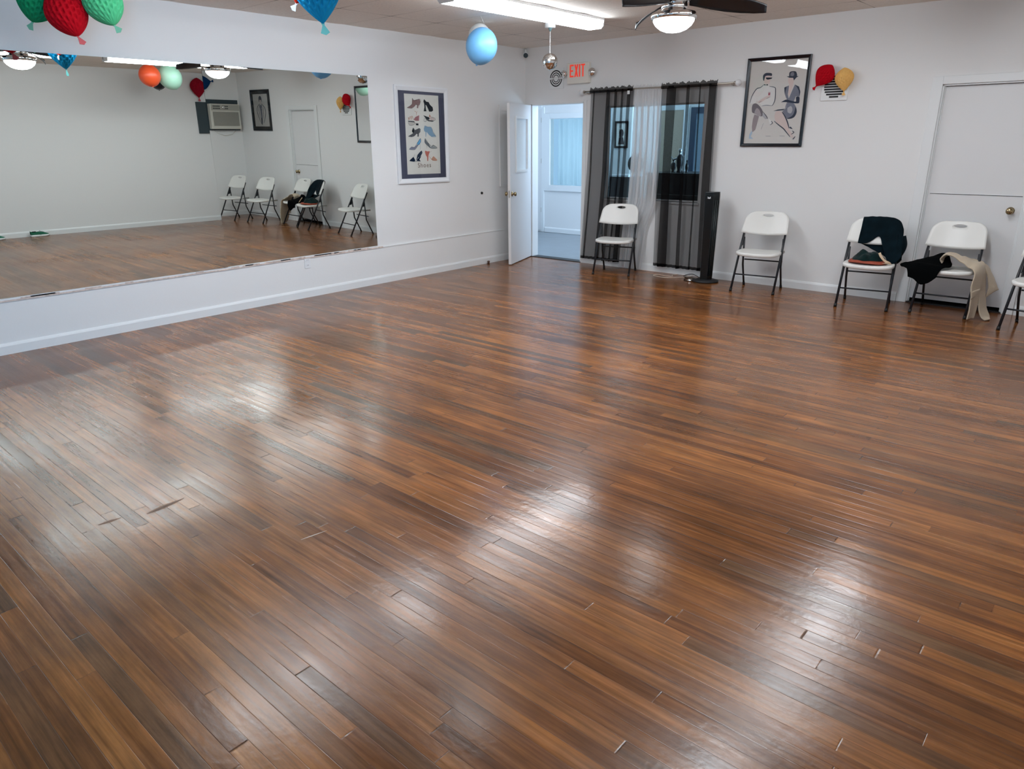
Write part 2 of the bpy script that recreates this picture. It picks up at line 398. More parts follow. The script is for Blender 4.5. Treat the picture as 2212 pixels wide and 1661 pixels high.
k = MB().lathe([(0.0, 0.0), (0.034, 0.0), (0.034, 0.006), (0.014, 0.010), (0.012, 0.028), (0.026, 0.036), (0.031, 0.05), (0.026, 0.062), (0.012, 0.068), (0.0, 0.069)], 20, T=TR(5.745, 0.036, 0.935) @ Matrix.Rotation(PI/2, 4, 'X'))
k.build('door_knob', M['brass'], d1)
mb = MB().box(RX0, RX1, 0.12, 0.13, 0, RZT); struct(mb.build('door_gap_shade', M['dark']))  # near-black sheet added behind the leaf; its colour stands for shade in the gap

# ---- doorway jambs and the open door leaf
mb = MB().box(DX0, DX0+0.02, 0.0, 0.125, 0, DZ); mb.box(DX1-0.02, DX1, 0, 0.125, 0, DZ); mb.box(DX0, DX1, 0, 0.125, DZ-0.015, DZ)
mb.box(DX1, DX1+0.045, -0.01, 0, 0, DZ+0.02)
mb.nomerge = True; struct(mb.build('trim_4', M['trim'], bevel=0.002))
mb = MB().box(DX0-0.01, DX1+0.01, -0.012, 0.125, -0.005, 0.008); struct(mb.build('trim_5', M['threshold'], bevel=0.002))
hx, hy = 0.112, -0.012; ang = math.atan2(-0.775-hy, 0.395-hx); T = TR(hx, hy, 0) @ RZ(ang)
L = 0.815; t = 0.036
mb = MB()     # local: x along leaf, y thickness; room side seen from camera is +y
wx0, wx1, wz0, wz1 = 0.165, 0.585, 1.215, 1.855
mb.box(0, wx0, -t, 0, 0.012, 2.035, T=T); mb.box(wx1, L, -t, 0, 0.012, 2.035, T=T)
mb.box(wx0, wx1, -t, 0, 0.012, wz0, T=T); mb.box(wx0, wx1, -t, 0, wz1, 2.035, T=T)
d2 = struct(mb.build('door_2', M['door']))
f = MB()
for yy in ((-t-0.012, -t), (0, 0.012)):
    w = 0.03
    f.box(wx0-w, wx1+w, yy[0], yy[1], wz0-w, wz0, T=T); f.box(wx0-w, wx1+w, yy[0], yy[1], wz1, wz1+w, T=T)
    f.box(wx0-w, wx0, yy[0], yy[1], wz0, wz1, T=T); f.box(wx1, wx1+w, yy[0], yy[1], wz0, wz1, T=T)
f.build('window_bead', M['trim'], d2)
MB().box(wx0, wx1, -t*0.6, -t*0.4, wz0, wz1, T=T).build('covered_pane', M['drape'], d2)
for sgn, off in ((1, 0.0), (-1, -t)):
    R_ = Matrix.Rotation(-sgn*PI/2, 4, 'X')
    kb = MB().lathe([(0, 0), (0.033, 0), (0.033, 0.006), (0.013, 0.01), (0.012, 0.026), (0.024, 0.034), (0.028, 0.046), (0.024, 0.057), (0.010, 0.062), (0, 0.0625)], 20, T=T @ TR(0.755, off, 0.925) @ R_)
    kb.build('door_knob', M['brass'], d2)
MB().box(L-0.001, L+0.0015, -t*0.7, -t*0.3, 0.88, 0.97, T=T).build('latch_plate', M['nickel'], d2)

# ---- boxed panel on left wall behind the open door
mb = MB()
y0, y1, a0, a1, w = -0.545, -0.22, 1.0, 2.03, 0.022
mb.box(0, 0.018, y0, y0+w, a0, a1); mb.box(0, 0.018, y1-w, y1, a0, a1); mb.box(0, 0.018, y0+w, y1-w, a0, a0+w); mb.box(0, 0.018, y0+w, y1-w, a1-0.07, a1-0.05); mb.box(0, 0.006, y0+w, y1-w, a0+w, a1-0.07); mb.box(0, 0.010, y0+w, y1-w, 1.30, 1.308)
tag(mb.build('wall_panel', M['wall']), 'narrow white moulded panel fixed to the left wall behind the open door', 'wall panel')

# ---- mirrors
def mirror_pane(name, y0, y1, z0, z1, md, mt, label, c=(0, 0, 0), x=0.012):
    n = Vector((math.cos(md)*math.cos(mt), math.sin(md)*math.cos(mt), math.sin(mt)))
    root = thing(name, label, 'mirror', (x, (y0+y1)/2, z0))
    def X(y, z): return -((y-(y0+y1)/2)*n.y+(z-z0-0.8)*n.z)/n.x+0.006
    q = [(X(y, z), y-(y0+y1)/2, z-z0) for y, z in ((y0, z0), (y1, z0), (y1, z1), (y0, z1))]
    bq = [(-0.012, p[1], p[2]) for p in q]
    g = MB().add(q, [(0, 1, 2, 3)]); g.build('mirror_face', M['mirror'], root)
    e = MB().add([tuple(Vector(p)-Vector((0.0006, 0, 0))) for p in q]+bq, [(0, 4, 5, 1), (1, 5, 6, 2), (2, 6, 7, 3), (3, 7, 4, 0), (4, 7, 6, 5), (0, 1, 2, 3)]); e.build('glass_edge', M['mirror_edge'], root)
    return root
ZB, ZT = 0.4425, 2.2605
mirror_pane('wall_mirror', -4.545, -2.693, ZB, ZT, MD, MT, 'large frameless mirror pane on the left wall, the one nearest the shoe print')
mirror_pane('wall_mirror', -7.4, -4.553, ZB, ZT, -0.0098, -0.0078, 'large frameless mirror pane at the left edge of the photo, left of the vertical seam')

# ------------------------------------------------------------------ lobby beyond
LX0, LX1, LY = -1.95, 4.6, 2.4
MB().box(LX0-0.1, LX1+0.1, 0.03, LY+0.12, -0.12, -0.004).build('floor', M['lobbyfloor'])['kind'] = 'structure'
struct(MB().box(LX0-0.1, LX1+0.1, 0.12, LY+0.12, 2.6, 2.7).build('ceiling_lobby', M['wall']))
struct(MB().box(LX0-0.1, LX0, 0.12, LY+0.12, 0, 2.6).build('wall_lobby_left', M['wall']))
struct(MB().box(LX1, LX1+0.1, 0.12, LY+0.12, 0, 2.6).build('wall_lobby_right', M['wall']))
bwx0, bwx1, bz0, bz1 = -1.45, -0.42, 0.83, 1.935
mb = MB()
mb.box(LX0, bwx0, LY, LY+0.1, 0, 2.6); mb.box(bwx1, LX1, LY, LY+0.1, 0, 2.6); mb.box(bwx0, bwx1, LY, LY+0.1, 0, bz0); mb.box(bwx0, bwx1, LY, LY+0.1, bz1, 2.6)
struct(mb.build('wall_lobby_back', M['wall']))
mb = MB(); w = 0.13
mb.box(bwx0-w, bwx0, LY-0.02, LY, bz0-0.10, bz1+0.09); mb.box(bwx1, bwx1+w, LY-0.02, LY, bz0-0.10, bz1+0.09); mb.box(bwx0, bwx1, LY-0.02, LY, bz1, bz1+0.09); mb.box(bwx0, bwx1, LY-0.03, LY, bz0-0.10, bz0)
mb.nomerge = True; o2 = struct(mb.build('window_2', M['trim'], bevel=0.004))
MB().box(bwx0, bwx1, LY+0.015, LY+0.019, bz0, bz1).build('pane', M['glass2'], o2)
def pleats(x0, x1, y, z0, z1, pitch=0.085, amp=0.02, seed=1, squeeze=1.0):
    rnd = random.Random(seed); n = int((x1-x0)/pitch)*10; P = []
    for k in range(7):
        z = z0+(z1-z0)*k/6; row = []
        for i in range(n+1):
            u = i/n; x = x0+(x1-x0)*u; row.append((x+0.01*math.sin(i*0.23+k*0.3), y+amp*math.sin(i*2*PI/10+0.7*math.sin(u*9+seed))*(0.7+0.3*math.sin(u*17+k)), z))
        P.append(row)
    return P
o = MB().grid(pleats(-1.33, bwx1, LY+0.06, bz0+0.01, bz1-0.01, 0.1, 0.02)).build('curtain', sheer('thin_white_drape', (226, 236, 240), 0.04, 0.6))
tag(o, 'pale pleated curtain behind the lobby window seen through the open doorway', 'curtain')
baseboard('baseboard_lobby', [(-1.56, LX1, 'x', LY, -1)])
mb = MB()
mb.box(-1.63, -1.575, LY-0.02, LY, 0, 2.13); mb.box(LX0, -1.63, LY-0.02, LY, 2.10, 2.2)
struct(mb.build('trim_6', M['trim']))
d3 = struct(MB().box(LX0, -1.635, LY-0.012, LY, 0.03, 2.10).build('door_3', M['door']))
hg = MB()
for z in (0.35, 1.2, 1.88): hg.box(-1.645, -1.632, LY-0.017, LY-0.01, z, z+0.08)
hg.build('hinge', M['nickel'], d3)
# tan door and dark framed glass door on lobby far wall
mb = MB().box(0.55, 0.66, LY-0.02, LY, 0, 2.1); mb.box(1.12, 1.2, LY-0.02, LY, 0, 2.1); mb.box(0.66, 1.12, LY-0.02, LY, 2.0, 2.1)
struct(mb.build('trim_7', M['trim']))
struct(MB().box(0.66, 1.12, LY-0.012, LY, 0.02, 2.0).build('door_4', M['tan_door']))
mb = MB().box(1.245, 1.33, LY-0.03, LY, 0, 2.03); mb.box(1.90, 1.98, LY-0.03, LY, 0, 2.03); mb.box(1.33, 1.90, LY-0.03, LY, 1.94, 2.03); mb.box(1.33, 1.90, LY-0.03, LY, 0, 0.2)
d5 = struct(mb.build('door_5', mat('slate_blue_door_frame', (40, 58, 78), 0.4)))
MB().box(1.33, 1.90, LY-0.014, LY-0.004, 0.2, 1.94).build('pane', mat('painted_daylight_grey', (130, 146, 158), 0.15), d5)  # opaque pane; the daylight seen in the glass is put into its grey
# framed portrait on lobby wall
t_ = thing('framed_portrait', 'small black framed portrait hanging on the lobby wall, seen through the black sheer curtain', 'picture', (0.02, LY, 1.66))
mb = MB(); a, b, w = 0.125, 0.205, 0.03
mb.box(-a, a, -0.02, 0, -b, -b+w); mb.box(-a, a, -0.02, 0, b-w, b); mb.box(-a, -a+w, -0.02, 0, -b+w, b-w); mb.box(a-w, a, -0.02, 0, -b+w, b-w)
mb.build('frame', M['black'], t_)
mb = MB().box(-a+w, a-w, -0.01, -0.002, -b+w, b-w, 0)
mb.add([(0.045*math.cos(q*PI/8), -0.0105, 0.02+0.065*math.sin(q*PI/8)) for q in range(16)], [list(range(16))], 1); mb.add([(-0.06, -0.0105, -0.15), (0.06, -0.0105, -0.15), (0.035, -0.0105, -0.04), (-0.035, -0.0105, -0.04)], [(0, 1, 2, 3)], 1)
mb.build('print', [M['paper'], M['portrait']], t_)
# reception counter just behind the window
t_ = thing('reception_counter', 'long black counter standing in the lobby right behind the window', 'counter', (2.35, 0.28, 0))
MB().box(-0.50, 0.85, -0.10, 0.42, 0, 1.165).build('front_panel', M['desk'], t_)
MB().box(-0.52, 0.87, -0.12, 0.44, 1.165, 1.19).build('counter_top', M['desk'], t_, bevel=0.004)
MB().box(-0.42, 0.80, -0.112, -0.10, 0.93, 0.936).build('panel_seam', M['grey_metal'], t_)
# figurines on the counter
def figurine(name, label, x, y, hgt, w, mlist):
    t2 = thing(name, label, 'figurine', (x, y, 1.19))
    pr = [(0.0, 0), (w*0.8, 0), (w*0.85, 0.03*hgt), (w*0.55, 0.1*hgt), (w*0.9, 0.3*hgt), (w, 0.5*hgt), (w*0.8, 0.66*hgt), (w*0.35, 0.75*hgt), (w*0.3, 0.8*hgt), (w*0.45, 0.85*hgt), (w*0.5, 0.91*hgt), (w*0.38, 0.97*hgt), (0, hgt)]
    MB().lathe(pr[:8], 16).build('body', mlist[0], t2); MB().lathe(pr[7:], 16).build('head', mlist[1], t2)
    return t2
g = figurine('figurine', 'tall black figurine with a silver head on the lobby counter', 2.20, 0.35, 0.29, 0.042, (M['desk'], M['silver']))
MB().tube([(-0.03, 0, 0.17), (-0.09, -0.01, 0.15), (-0.11, -0.01, 0.19)], [0.014, 0.012, 0.008]).build('arm', M['silver'], g)
figurine('figurine', 'short dark figurine with a silver top beside the taller one on the lobby counter', 2.10, 0.38, 0.16, 0.035, (M['desk'], M['silver']))
figurine('bottle', 'slim dark bottle right of the figurines on the lobby counter', 2.275, 0.40, 0.15, 0.022, (M['darkgloss'], M['darkgloss']))['category'] = 'bottle'
# salon chair and small desk further back
t_ = thing('office_chair', 'black round backed office chair behind the white sheer curtain', 'chair', (1.10, 1.0, 0))
MB().lathe([(0, 0), (0.24, 0.0), (0.24, 0.03), (0.03, 0.06), (0.03, 0.42)], 20).build('base', M['black_metal'], t_)
MB().lathe([(0, 0.42), (0.22, 0.42), (0.23, 0.47), (0.2, 0.5), (0, 0.505)], 24).build('seat', M['black'], t_)
MB().lathe([(0, -0.025), (0.12, -0.025), (0.13, 0), (0.12, 0.025), (0, 0.025)], 28, T=TR(0, 0.12, 1.26) @ Matrix.Rotation(PI/2, 4, 'X')).build('backrest', M['black'], t_)
MB().tube([(0, 0.12, 1.2), (0, 0.16, 0.8), (0, 0.1, 0.46)], 0.02).build('back_post', M['black_metal'], t_)
t_ = thing('side_desk', 'black desk with a pale top in the lobby left of the white sheer curtain', 'desk', (0.62, 1.45, 0))
MB().box(-0.16, 0.16, -0.02, 0.35, 0, 1.06).build('cabinet', M['desk'], t_)
MB().box(-0.18, 0.18, -0.04, 0.37, 1.06, 1.085).build('desk_top', M['frame_white'], t_)
# ceiling fixtures; the lobby one is unseen, added to brighten that room
def ceiling_light(name, label, cx, cy, length, z, group, dome=None):
    t2 = thing(name, label, 'ceiling light', (cx, cy, z), 0, group)
    prof = [(-0.105, 0.0), (-0.105, -0.024), (-0.098, -0.07), (-0.075, -0.095), (0.075, -0.095), (0.098, -0.07), (0.105, -0.024), (0.105, 0.0)]
    n = len(prof); h = length/2-0.012
    vs = [(x, -h, zz) for x, zz in prof]+[(x, h, zz) for x, zz in prof]
    MB().add(vs, [(i, i+1, i+1+n, i+n) for i in range(1, n-2)]).build('lens', dome or M['tube'], t2)
    MB().box(-0.107, 0.107, -h, h, -0.024, 0).build('housing', M['fixture'], t2)
    for s in (-1, 1):
        pp = [(x*1.02, zz-(0.002 if zz < -0.01 else 0)) for x, zz in prof]
        MB().prism(pp, s*h, s*(h+0.012)).build('end_cap', M['fixture'], t2)
        MB().box(0.03, 0.06, s*(h+0.012), s*(h+0.014), -0.07, -0.03).build('end_clip', M['grey_metal'], t2)
    return t2
G = 'fluorescent ceiling lights of the dance room'
lobby_fill_lens = mat('added_lobby_lens', (240, 240, 240), 0.35, emit=(216, 233, 250), estr=19.0)
ceiling_light('ceiling_light', 'long white wraparound ceiling light beside the disco ball, nearest the doorway', 2.08, -2.41, 2.10, H, G)
ceiling_light('ceiling_light', 'long white ceiling light right of the near fan, seen in the mirror', 5.2, -2.31, 2.32, H, G)
ceiling_light('ceiling_light', 'long white ceiling light above the camera side of the room, left of centre', 2.08, -5.05, 2.32, H, G)
ceiling_light('ceiling_light', 'long white ceiling light seen at the far left of the mirror behind the fan blades', 5.2, -5.05, 2.32, H, G)
ceiling_light('ceiling_light', 'long white ceiling light added unseen to brighten the lobby', 0.3, 1.3, 2.3, 2.6, None, lobby_fill_lens)

# ------------------------------------------------------------------ ceiling fans
def make_fan(label, x, y, a0):
    t2 = thing('ceiling_fan', label, 'ceiling fan', (x, y, H), 0, 'black ceiling fans with frosted lights')
    MB().lathe([(0, 0), (0.075, 0), (0.078, -0.02), (0.07, -0.05), (0.05, -0.058), (0.05, -0.07), (0, -0.07)], 28).build('canopy', M['chrome'], t2)
    MB().lathe([(0.0, -0.06), (0.09, -0.062), (0.115, -0.075), (0.12, -0.11), (0.12, -0.145), (0.125, -0.15), (0.122, -0.156), (0.0, -0.156)], 40).build('motor_housing', M['chrome'], t2)
    MB().lathe([(0.0, -0.15), (0.099, -0.154), (0.099, -0.226), (0.0, -0.226)], 40).build('switch_housing', M['chrome'], t2)
    MB().lathe([(0.0, -0.222), (0.13, -0.225), (0.168, -0.234), (0.174, -0.242), (0.174, -0.272), (0.168, -0.279), (0.150, -0.280), (0.0, -0.275)], 48).build('light_rim', M['chrome'], t2)
    MB().lathe([(0.158, -0.277), (0.155, -0.296), (0.138, -0.322), (0.102, -0.350), (0.06, -0.366), (0.02, -0.372), (0.0, -0.373)], 40).build('glass_dome', M['dome'], t2)
    for k in range(3):
        a = a0+k*2*PI/3; T2 = RZ(a)
        outline_r = [0.11, 0.18, 0.27, 0.38, 0.50, 0.59, 0.655, 0.68]
        wa = [0.04, 0.065, 0.085, 0.088, 0.068, 0.040, 0.016, 0.004]; wb = [-0.04, -0.06, -0.07, -0.068, -0.055, -0.035, -0.014, 0.0]
        P = []
        for r, p, q in zip(outline_r, wa, wb): P.append([(r, q+(p-q)*i/5, -0.150-0.088*(i/5-0.5)*math.sin(PI*min(1, r/0.78))**0.5-0.095*max(0, (r-0.16)/0.57)**1.1) for i in range(6)])
        m_ = MB(); m_.grid(P, 0, True, T2); m_.build('blade', M['blade'], t2, solid=0.008)
        MB().box(0.09, 0.2, -0.018, 0.018, -0.134, -0.128, T=T2).build('blade_iron', M['chrome'], t2)
    return t2
make_fan('black three blade ceiling fan with chrome light, right of the long ceiling light', 3.61, -2.50, math.radians(27))
make_fan('black bladed ceiling fan with chrome light seen only in the left mirror pane', 3.61, -4.98, math.radians(38))

# ------------------------------------------------------------------ disco ball
t_ = thing('disco_ball', 'small mirrored disco ball hanging from a white ceiling motor in front of the exit sign', 'disco ball', (1.62, -1.52, H))
MB().lathe([(0, 0), (0.055, 0), (0.06, -0.004), (0.056, -0.008), (0.056, -0.05), (0, -0.05)], 24).build('motor', M['fixture'], t_)
MB().lathe([(0.022, -0.05), (0.020, -0.058), (0.008, -0.085), (0.0, -0.085)], 16).build('motor_tip', mat('grey_motor_tip', (86, 112, 116), 0.4), t_)
ch = MB()
for k in range(22):
    z = -0.085-k*0.0093; q = PI/2*(k % 2); ch.tube([(0.0035*math.cos(q+j*PI/3), 0.0035*math.sin(q+j*PI/3)*1.0, z-0.0065*(0.5-0.5*math.cos(j*PI/3))*1.4) for j in range(7)], 0.0014, 5)
ch.build('chain', M['string'], t_)
db = MB(); R = 0.082; nl = 14
for i in range(nl):
    a, b = -PI/2+PI*i/nl, -PI/2+PI*(i+1)/nl; am = (a+b)/2; n = max(4, int(2*PI*math.cos(am)*R/0.018))
    for j in range(n):
        p, q = 2*PI*j/n+0.03/n, 2*PI*(j+1)/n-0.03/n; ca, cb = a+0.008, b-0.008
        jit = Vector((random.uniform(-1, 1), random.uniform(-1, 1), random.uniform(-1, 1)))*0.0012
        vs = [(R*math.cos(u)*math.cos(v), R*math.cos(u)*math.sin(v), R*math.sin(u)-0.372) for u, v in ((ca, p), (ca, q), (cb, q), (cb, p))]
        vs[0] = tuple(Vector(vs[0])+jit); db.add(vs, [(0, 1, 2, 3)])
db.lathe([(0, -0.08), (0.03, -0.0742), (0.055, -0.058), (0.0735, -0.03), (0.0795, 0), (0.0735, 0.03), (0.055, 0.058), (0.03, 0.0742), (0, 0.08)], 24, 1, c=(0, 0, -0.372))
db.build('mirror_ball', [M['chrome'], M['grey_metal']], t_)

# ------------------------------------------------------------------ balloons
def round_balloon(label, x, y, z, r, m, sq=1.12, rot=(0, 0), string=True, group=None, ztop=H):
    t2 = thing('balloon', label, 'balloon', (x, y, z), 0, group)
    Rm = Matrix.Rotation(rot[0], 4, 'X') @ Matrix.Rotation(rot[1], 4, 'Y')
    pr = []
    for i in range(25):
        u = PI*i/24; rr = r*math.sin(u); zz = -r*sq*math.cos(u)
        if zz < 0: rr *= 1-0.10*(abs(zz)/(r*sq))**2
        pr.append((rr, zz))
    MB().lathe(pr, 36, T=Rm).build('skin', m, t2)
    MB().lathe([(0.004, -r*sq-0.012), (0.011, -r*sq-0.009), (0.005, -r*sq-0.002), (0.004, -r*sq+0.004)], 12, T=Rm).build('knot', m, t2)
    if string:
        p0 = Rm @ Vector((0, 0, r*sq*0.98)); MB().tube([p0, (0, 0, ztop-z)], 0.0012, 5).build('string', M['string'], t2)
    return t2
round_balloon('round light blue balloon hanging from the ceiling left of the disco ball', 1.388, -2.32, 2.47, 0.155, M['b_blue'], 1.12, (math.radians(-14), math.radians(10)))
round_balloon('white balloon hanging half hidden behind the light blue one', 1.126, -2.065, 2.60, 0.118, M['b_white'], 1.08, (0, 0))
GB = 'small round balloons seen in the left mirror pane'
round_balloon('small orange round balloon seen in the mirror beside the mint one', 6.17, -2.46, 2.55, 0.165, M['b_orange'], 1.05, (0, math.radians(20)), True, GB)
round_balloon('small black balloon seen in the mirror half hidden behind the orange one', 7.04, -1.97, 2.53, 0.14, M['b_black'], 1.05, (0, 0), True, GB)
round_balloon('small mint green round balloon seen in the mirror', 6.24, -2.10, 2.55, 0.185, M['b_mint'], 1.08, (math.radians(25), 0), True, GB)

def honeycomb(name, label, loc, size, m, mtail, rot=(0, 0, 0), tail=(0, 0), flat=1.0, group=None, hang=False, phase=0.0, pw=1.25):
    """teardrop of folded honeycomb tissue, tip at origin pointing down, card tail below"""
    t2 = thing(name, label, 'balloon', loc, 0, group)
    Rm = Matrix.Rotation(rot[2], 4, 'Z') @ Matrix.Rotation(rot[1], 4, 'Y') @ Matrix.Rotation(rot[0], 4, 'X')
    nt_, nz_ = 168, 60; P = []
    for i in range(nz_+1):
        v = i/nz_; z = size*1.22*v
        rr = size*0.5*(math.sin(PI*v**pw))**0.72 if 0 < v < 1 else 0.0
        row = []
        for j in range(nt_):
            a = 2*PI*j/nt_
            cell = math.sin(12*a+phase+v*0)*math.cos(v*46+ (PI if math.sin(12*a+phase) < 0 else 0))
            hole = max(0.0, abs(math.sin(12*a+phase))-0.35)*(0.5+0.5*math.cos(v*46+(PI if math.sin(12*a+phase) > 0 else 0)))
            r2 = rr*(1-0.20*hole*math.sin(PI*v)**0.4)
            row.append(Rm @ Vector((r2*math.cos(a), r2*math.sin(a)*flat, z)))
        P.append(row)
    MB().grid(P, 0, False, wrap=True).build('tissue', m, t2)
    s = size
    tl = [(-0.012*s/0.28, 0.012), (0.012*s/0.28, 0.012), (0.007*s/0.28, -0.008), (0.028*s/0.28, -0.052*s/0.28), (0.0, -0.062*s/0.28), (-0.028*s/0.28, -0.046*s/0.28), (-0.007*s/0.28, -0.008)]
    Rt = Matrix.Rotation(tail[1], 4, 'Z') @ Matrix.Rotation(tail[0], 4, 'Y') @ Matrix.Rotation(0, 4, 'X')
    MB().prism(tl, -0.0015, 0.0015, T=Rm @ Rt).build('card_tail', mtail, t2)
    if hang:
        top = Rm @ Vector((0, 0, size*1.2)); MB().tube([top, (top.x, top.y, H-loc[2])], 0.001, 5).build('string', M['string'], t2)
    return t2
cam_az = math.radians(41.3)
GH = 'honeycomb paper balloons hanging from the ceiling'
# cluster at upper left (tips down and splayed)
honeycomb('honeycomb_balloon', 'dark green honeycomb paper balloon, leftmost of the cluster at the top left', (0.512, -5.98, 2.405), 0.26, M['h_green'], M['h_mint'], (0, math.radians(26), cam_az), (0.15, 0), group=GH, hang=True, pw=0.95)
honeycomb('honeycomb_balloon', 'red honeycomb paper balloon in the middle of the cluster at the top left', (0.785, -5.80, 2.305), 0.27, M['h_red'], M['card_red'], (0, math.radians(-18), cam_az), (-0.3, 1.0), group=GH, hang=True, phase=1.0, pw=0.95)
honeycomb('honeycomb_balloon', 'light green honeycomb paper balloon, rightmost of the cluster at the top left', (0.93, -5.60, 2.38), 0.26, mat('bright_green_tissue', (70, 180, 124), 0.8), M['h_mint'], (0, math.radians(-20), cam_az), (-0.35, 0), group=GH, hang=True, phase=2.0, pw=0.95)
honeycomb('honeycomb_balloon', 'bright blue honeycomb paper balloon hanging at the top edge of the photo', (2.405, -4.893, 2.312), 0.30, M['h_blue'], M['card_blue'], (0, math.radians(-6), cam_az), (-0.1, 0), group=GH, hang=True, phase=0.5)
honeycomb('honeycomb_balloon', 'orange red honeycomb paper balloon just left of the bright blue one', (2.262, -4.985, 2.435), 0.22, M['h_orange'], M['b_white'], (0, math.radians(22), cam_az), (0.3, 0), group=GH, hang=True, phase=0.9)
# pair on the back wall above the square vent
GW = 'paper balloons pinned to the walls'
def wall_pair(items):
    for a in items: honeycomb('paper_balloon', *a)
honeycomb('paper_balloon', 'red paper balloon pinned to the back wall left of the amber one', (3.90, -0.065, 2.075), 0.19, M['h_red'], M['h_red'], (0, math.radians(36), 0), (0.1, 0), 0.6, GW)
honeycomb('paper_balloon', 'amber yellow paper balloon pinned to the back wall right of the picture of the couple', (4.175, -0.056, 2.015), 0.18, M['h_yellow'], M['h_yellow'], (0, math.radians(-6), 0), (0.1, 0), 0.6, GW)
honeycomb('paper_balloon', 'maroon paper balloon pinned to the right wall, seen in the mirror above the air conditioner', (W-0.09, -1.03, 2.30), 0.29, M['h_maroon'], M['card_red'], (0, 0, PI/2), (0, 0), 0.55, GW)
honeycomb('paper_balloon', 'navy paper balloon pinned to the right wall beside the maroon one, seen in the mirror', (W-0.12, -0.60, 2.55), 0.25, M['h_navy'], M['h_navy'], (0, math.radians(-100), PI/2), (0, 0), 0.5, GW)

# ------------------------------------------------------------------ wall fittings
# exit sign
t_ = thing('exit_sign', 'white exit sign with red letters and two emergency lamps above the doorway', 'exit sign', (0.912, 0, 2.385))
MB().box(-0.17, 0.17, -0.055, 0, -0.122, 0.122).build('housing', M['exitw'], t_, bevel=0.008)
def letters(word, x, z, h, w, gap, st):
    mb = MB(); cx = x
    for c in word:
        if c == 'E': polys = [[(0, 0), (st, 0), (st, h), (0, h)], [(st, 0), (w, 0), (w, st), (st, st)], [(st, h-st), (w, h-st), (w, h), (st, h)], [(st, h/2-st/2), (w*.85, h/2-st/2), (w*.85, h/2+st/2), (st, h/2+st/2)]]; ww = w
        elif c == 'X': polys = [[(0, 0), (st*1.1, 0), (w, h), (w-st*1.1, h)], [(w-st*1.1, 0), (w, 0), (st*1.1, h), (0, h)]]; ww = w
        elif c == 'I': polys = [[(0, 0), (st, 0), (st, h), (0, h)]]; ww = st
        elif c == 'T': polys = [[(w/2-st/2, 0), (w/2+st/2, 0), (w/2+st/2, h-st), (w/2-st/2, h-st)], [(0, h-st), (w, h-st), (w, h), (0, h)]]; ww = w
        for i, p in enumerate(polys): mb.prism([(cx+a, z+b) for a, b in p], -0.0002*i, 0.004)
        cx += ww+gap
    return mb
lt = letters('EXIT', -0.122, -0.045, 0.145, 0.058, 0.014, 0.017)
for v in lt.v: v.y -= 0.0592
lt.build('lettering', M['red'], t_)
for s in (-1, 1):
    lm = MB().lathe([(0.0, 0.0), (0.018, 0.002), (0.04, 0.02), (0.047, 0.045), (0.044, 0.056), (0.0, 0.060)], 24, T=TR(s*0.20, -0.02, 0.0) @ RZ(s*0.5) @ Matrix.Rotation(PI/2, 4, 'X'))
    ob = lm.build('emergency_lamp', M['chrome'], t_)
    MB().tube([(s*0.165, -0.03, 0), (s*0.20, -0.03, 0)], 0.012).build('lamp_arm', M['exitw'], ob)
# round ring vent
t_ = thing('round_vent', 'small square wall vent with concentric dark rings left of the exit sign', 'vent', (0.53, 0, 2.345))
MB().box(-0.125, 0.125, -0.006, 0, -0.125, 0.125).build('cover', M['trim'], t_, bevel=0.002)
mb = MB()
for r0, r1 in ((0.085, 0.1), (0.06, 0.072), (0.037, 0.047)):
    for s in (0, PI):
        K = 20; vs = []
        for k in range(K+1):
            a = s+0.10+(PI-0.2)*k/K; vs += [(r0*math.cos(a), -0.0066, r0*math.sin(a)), (r1*math.cos(a), -0.0066, r1*math.sin(a))]
        mb.add(vs, [(2*k, 2*k+1, 2*k+3, 2*k+2) for k in range(K)])
mb.build('ring_slots', M['black'], t_)
# square vent with bars
t_ = thing('square_vent', 'square white wall vent with dark horizontal slots under the paper balloons', 'vent', (4.068, 0, 2.065))
MB().box(-0.13, 0.13, -0.012, 0, -0.13, 0.13).build('cover', M['trim'], t_, bevel=0.004)
mb = MB()
for k in range(-4, 5):
    z = k*0.0235; hw = math.sqrt(max(0.0, 0.104**2-z*z)); mb.box(-hw, hw, -0.0135, -0.012, z-0.008, z+0.008)
mb.build('slot', M['black'], t_)
# corner sensor
t_ = thing('corner_sensor', 'small round dark sensor on a white mount in the ceiling corner', 'sensor', (0.045, -0.045, 2.71))
MB().tube([(-0.04, 0.04, 0.025), (0, 0, 0.0), (0.01, -0.01, -0.03)], 0.012).build('mount', M['trim'], t_)
Tc = TR(0.02, -0.02, -0.06) @ RZ(cam_az) @ Matrix.Rotation(PI/2+0.15, 4, 'X')
MB().lathe([(0, -0.02), (0.036, -0.018), (0.038, 0.0), (0.036, 0.012), (0.03, 0.014)], 24, T=Tc).build('shell', M['trim'], t_)
MB().lathe([(0.031, 0.013), (0.028, 0.02), (0.015, 0.026), (0, 0.027)], 24, T=Tc).build('lens', mat('dark_lens', (34, 56, 66), 0.3), t_)
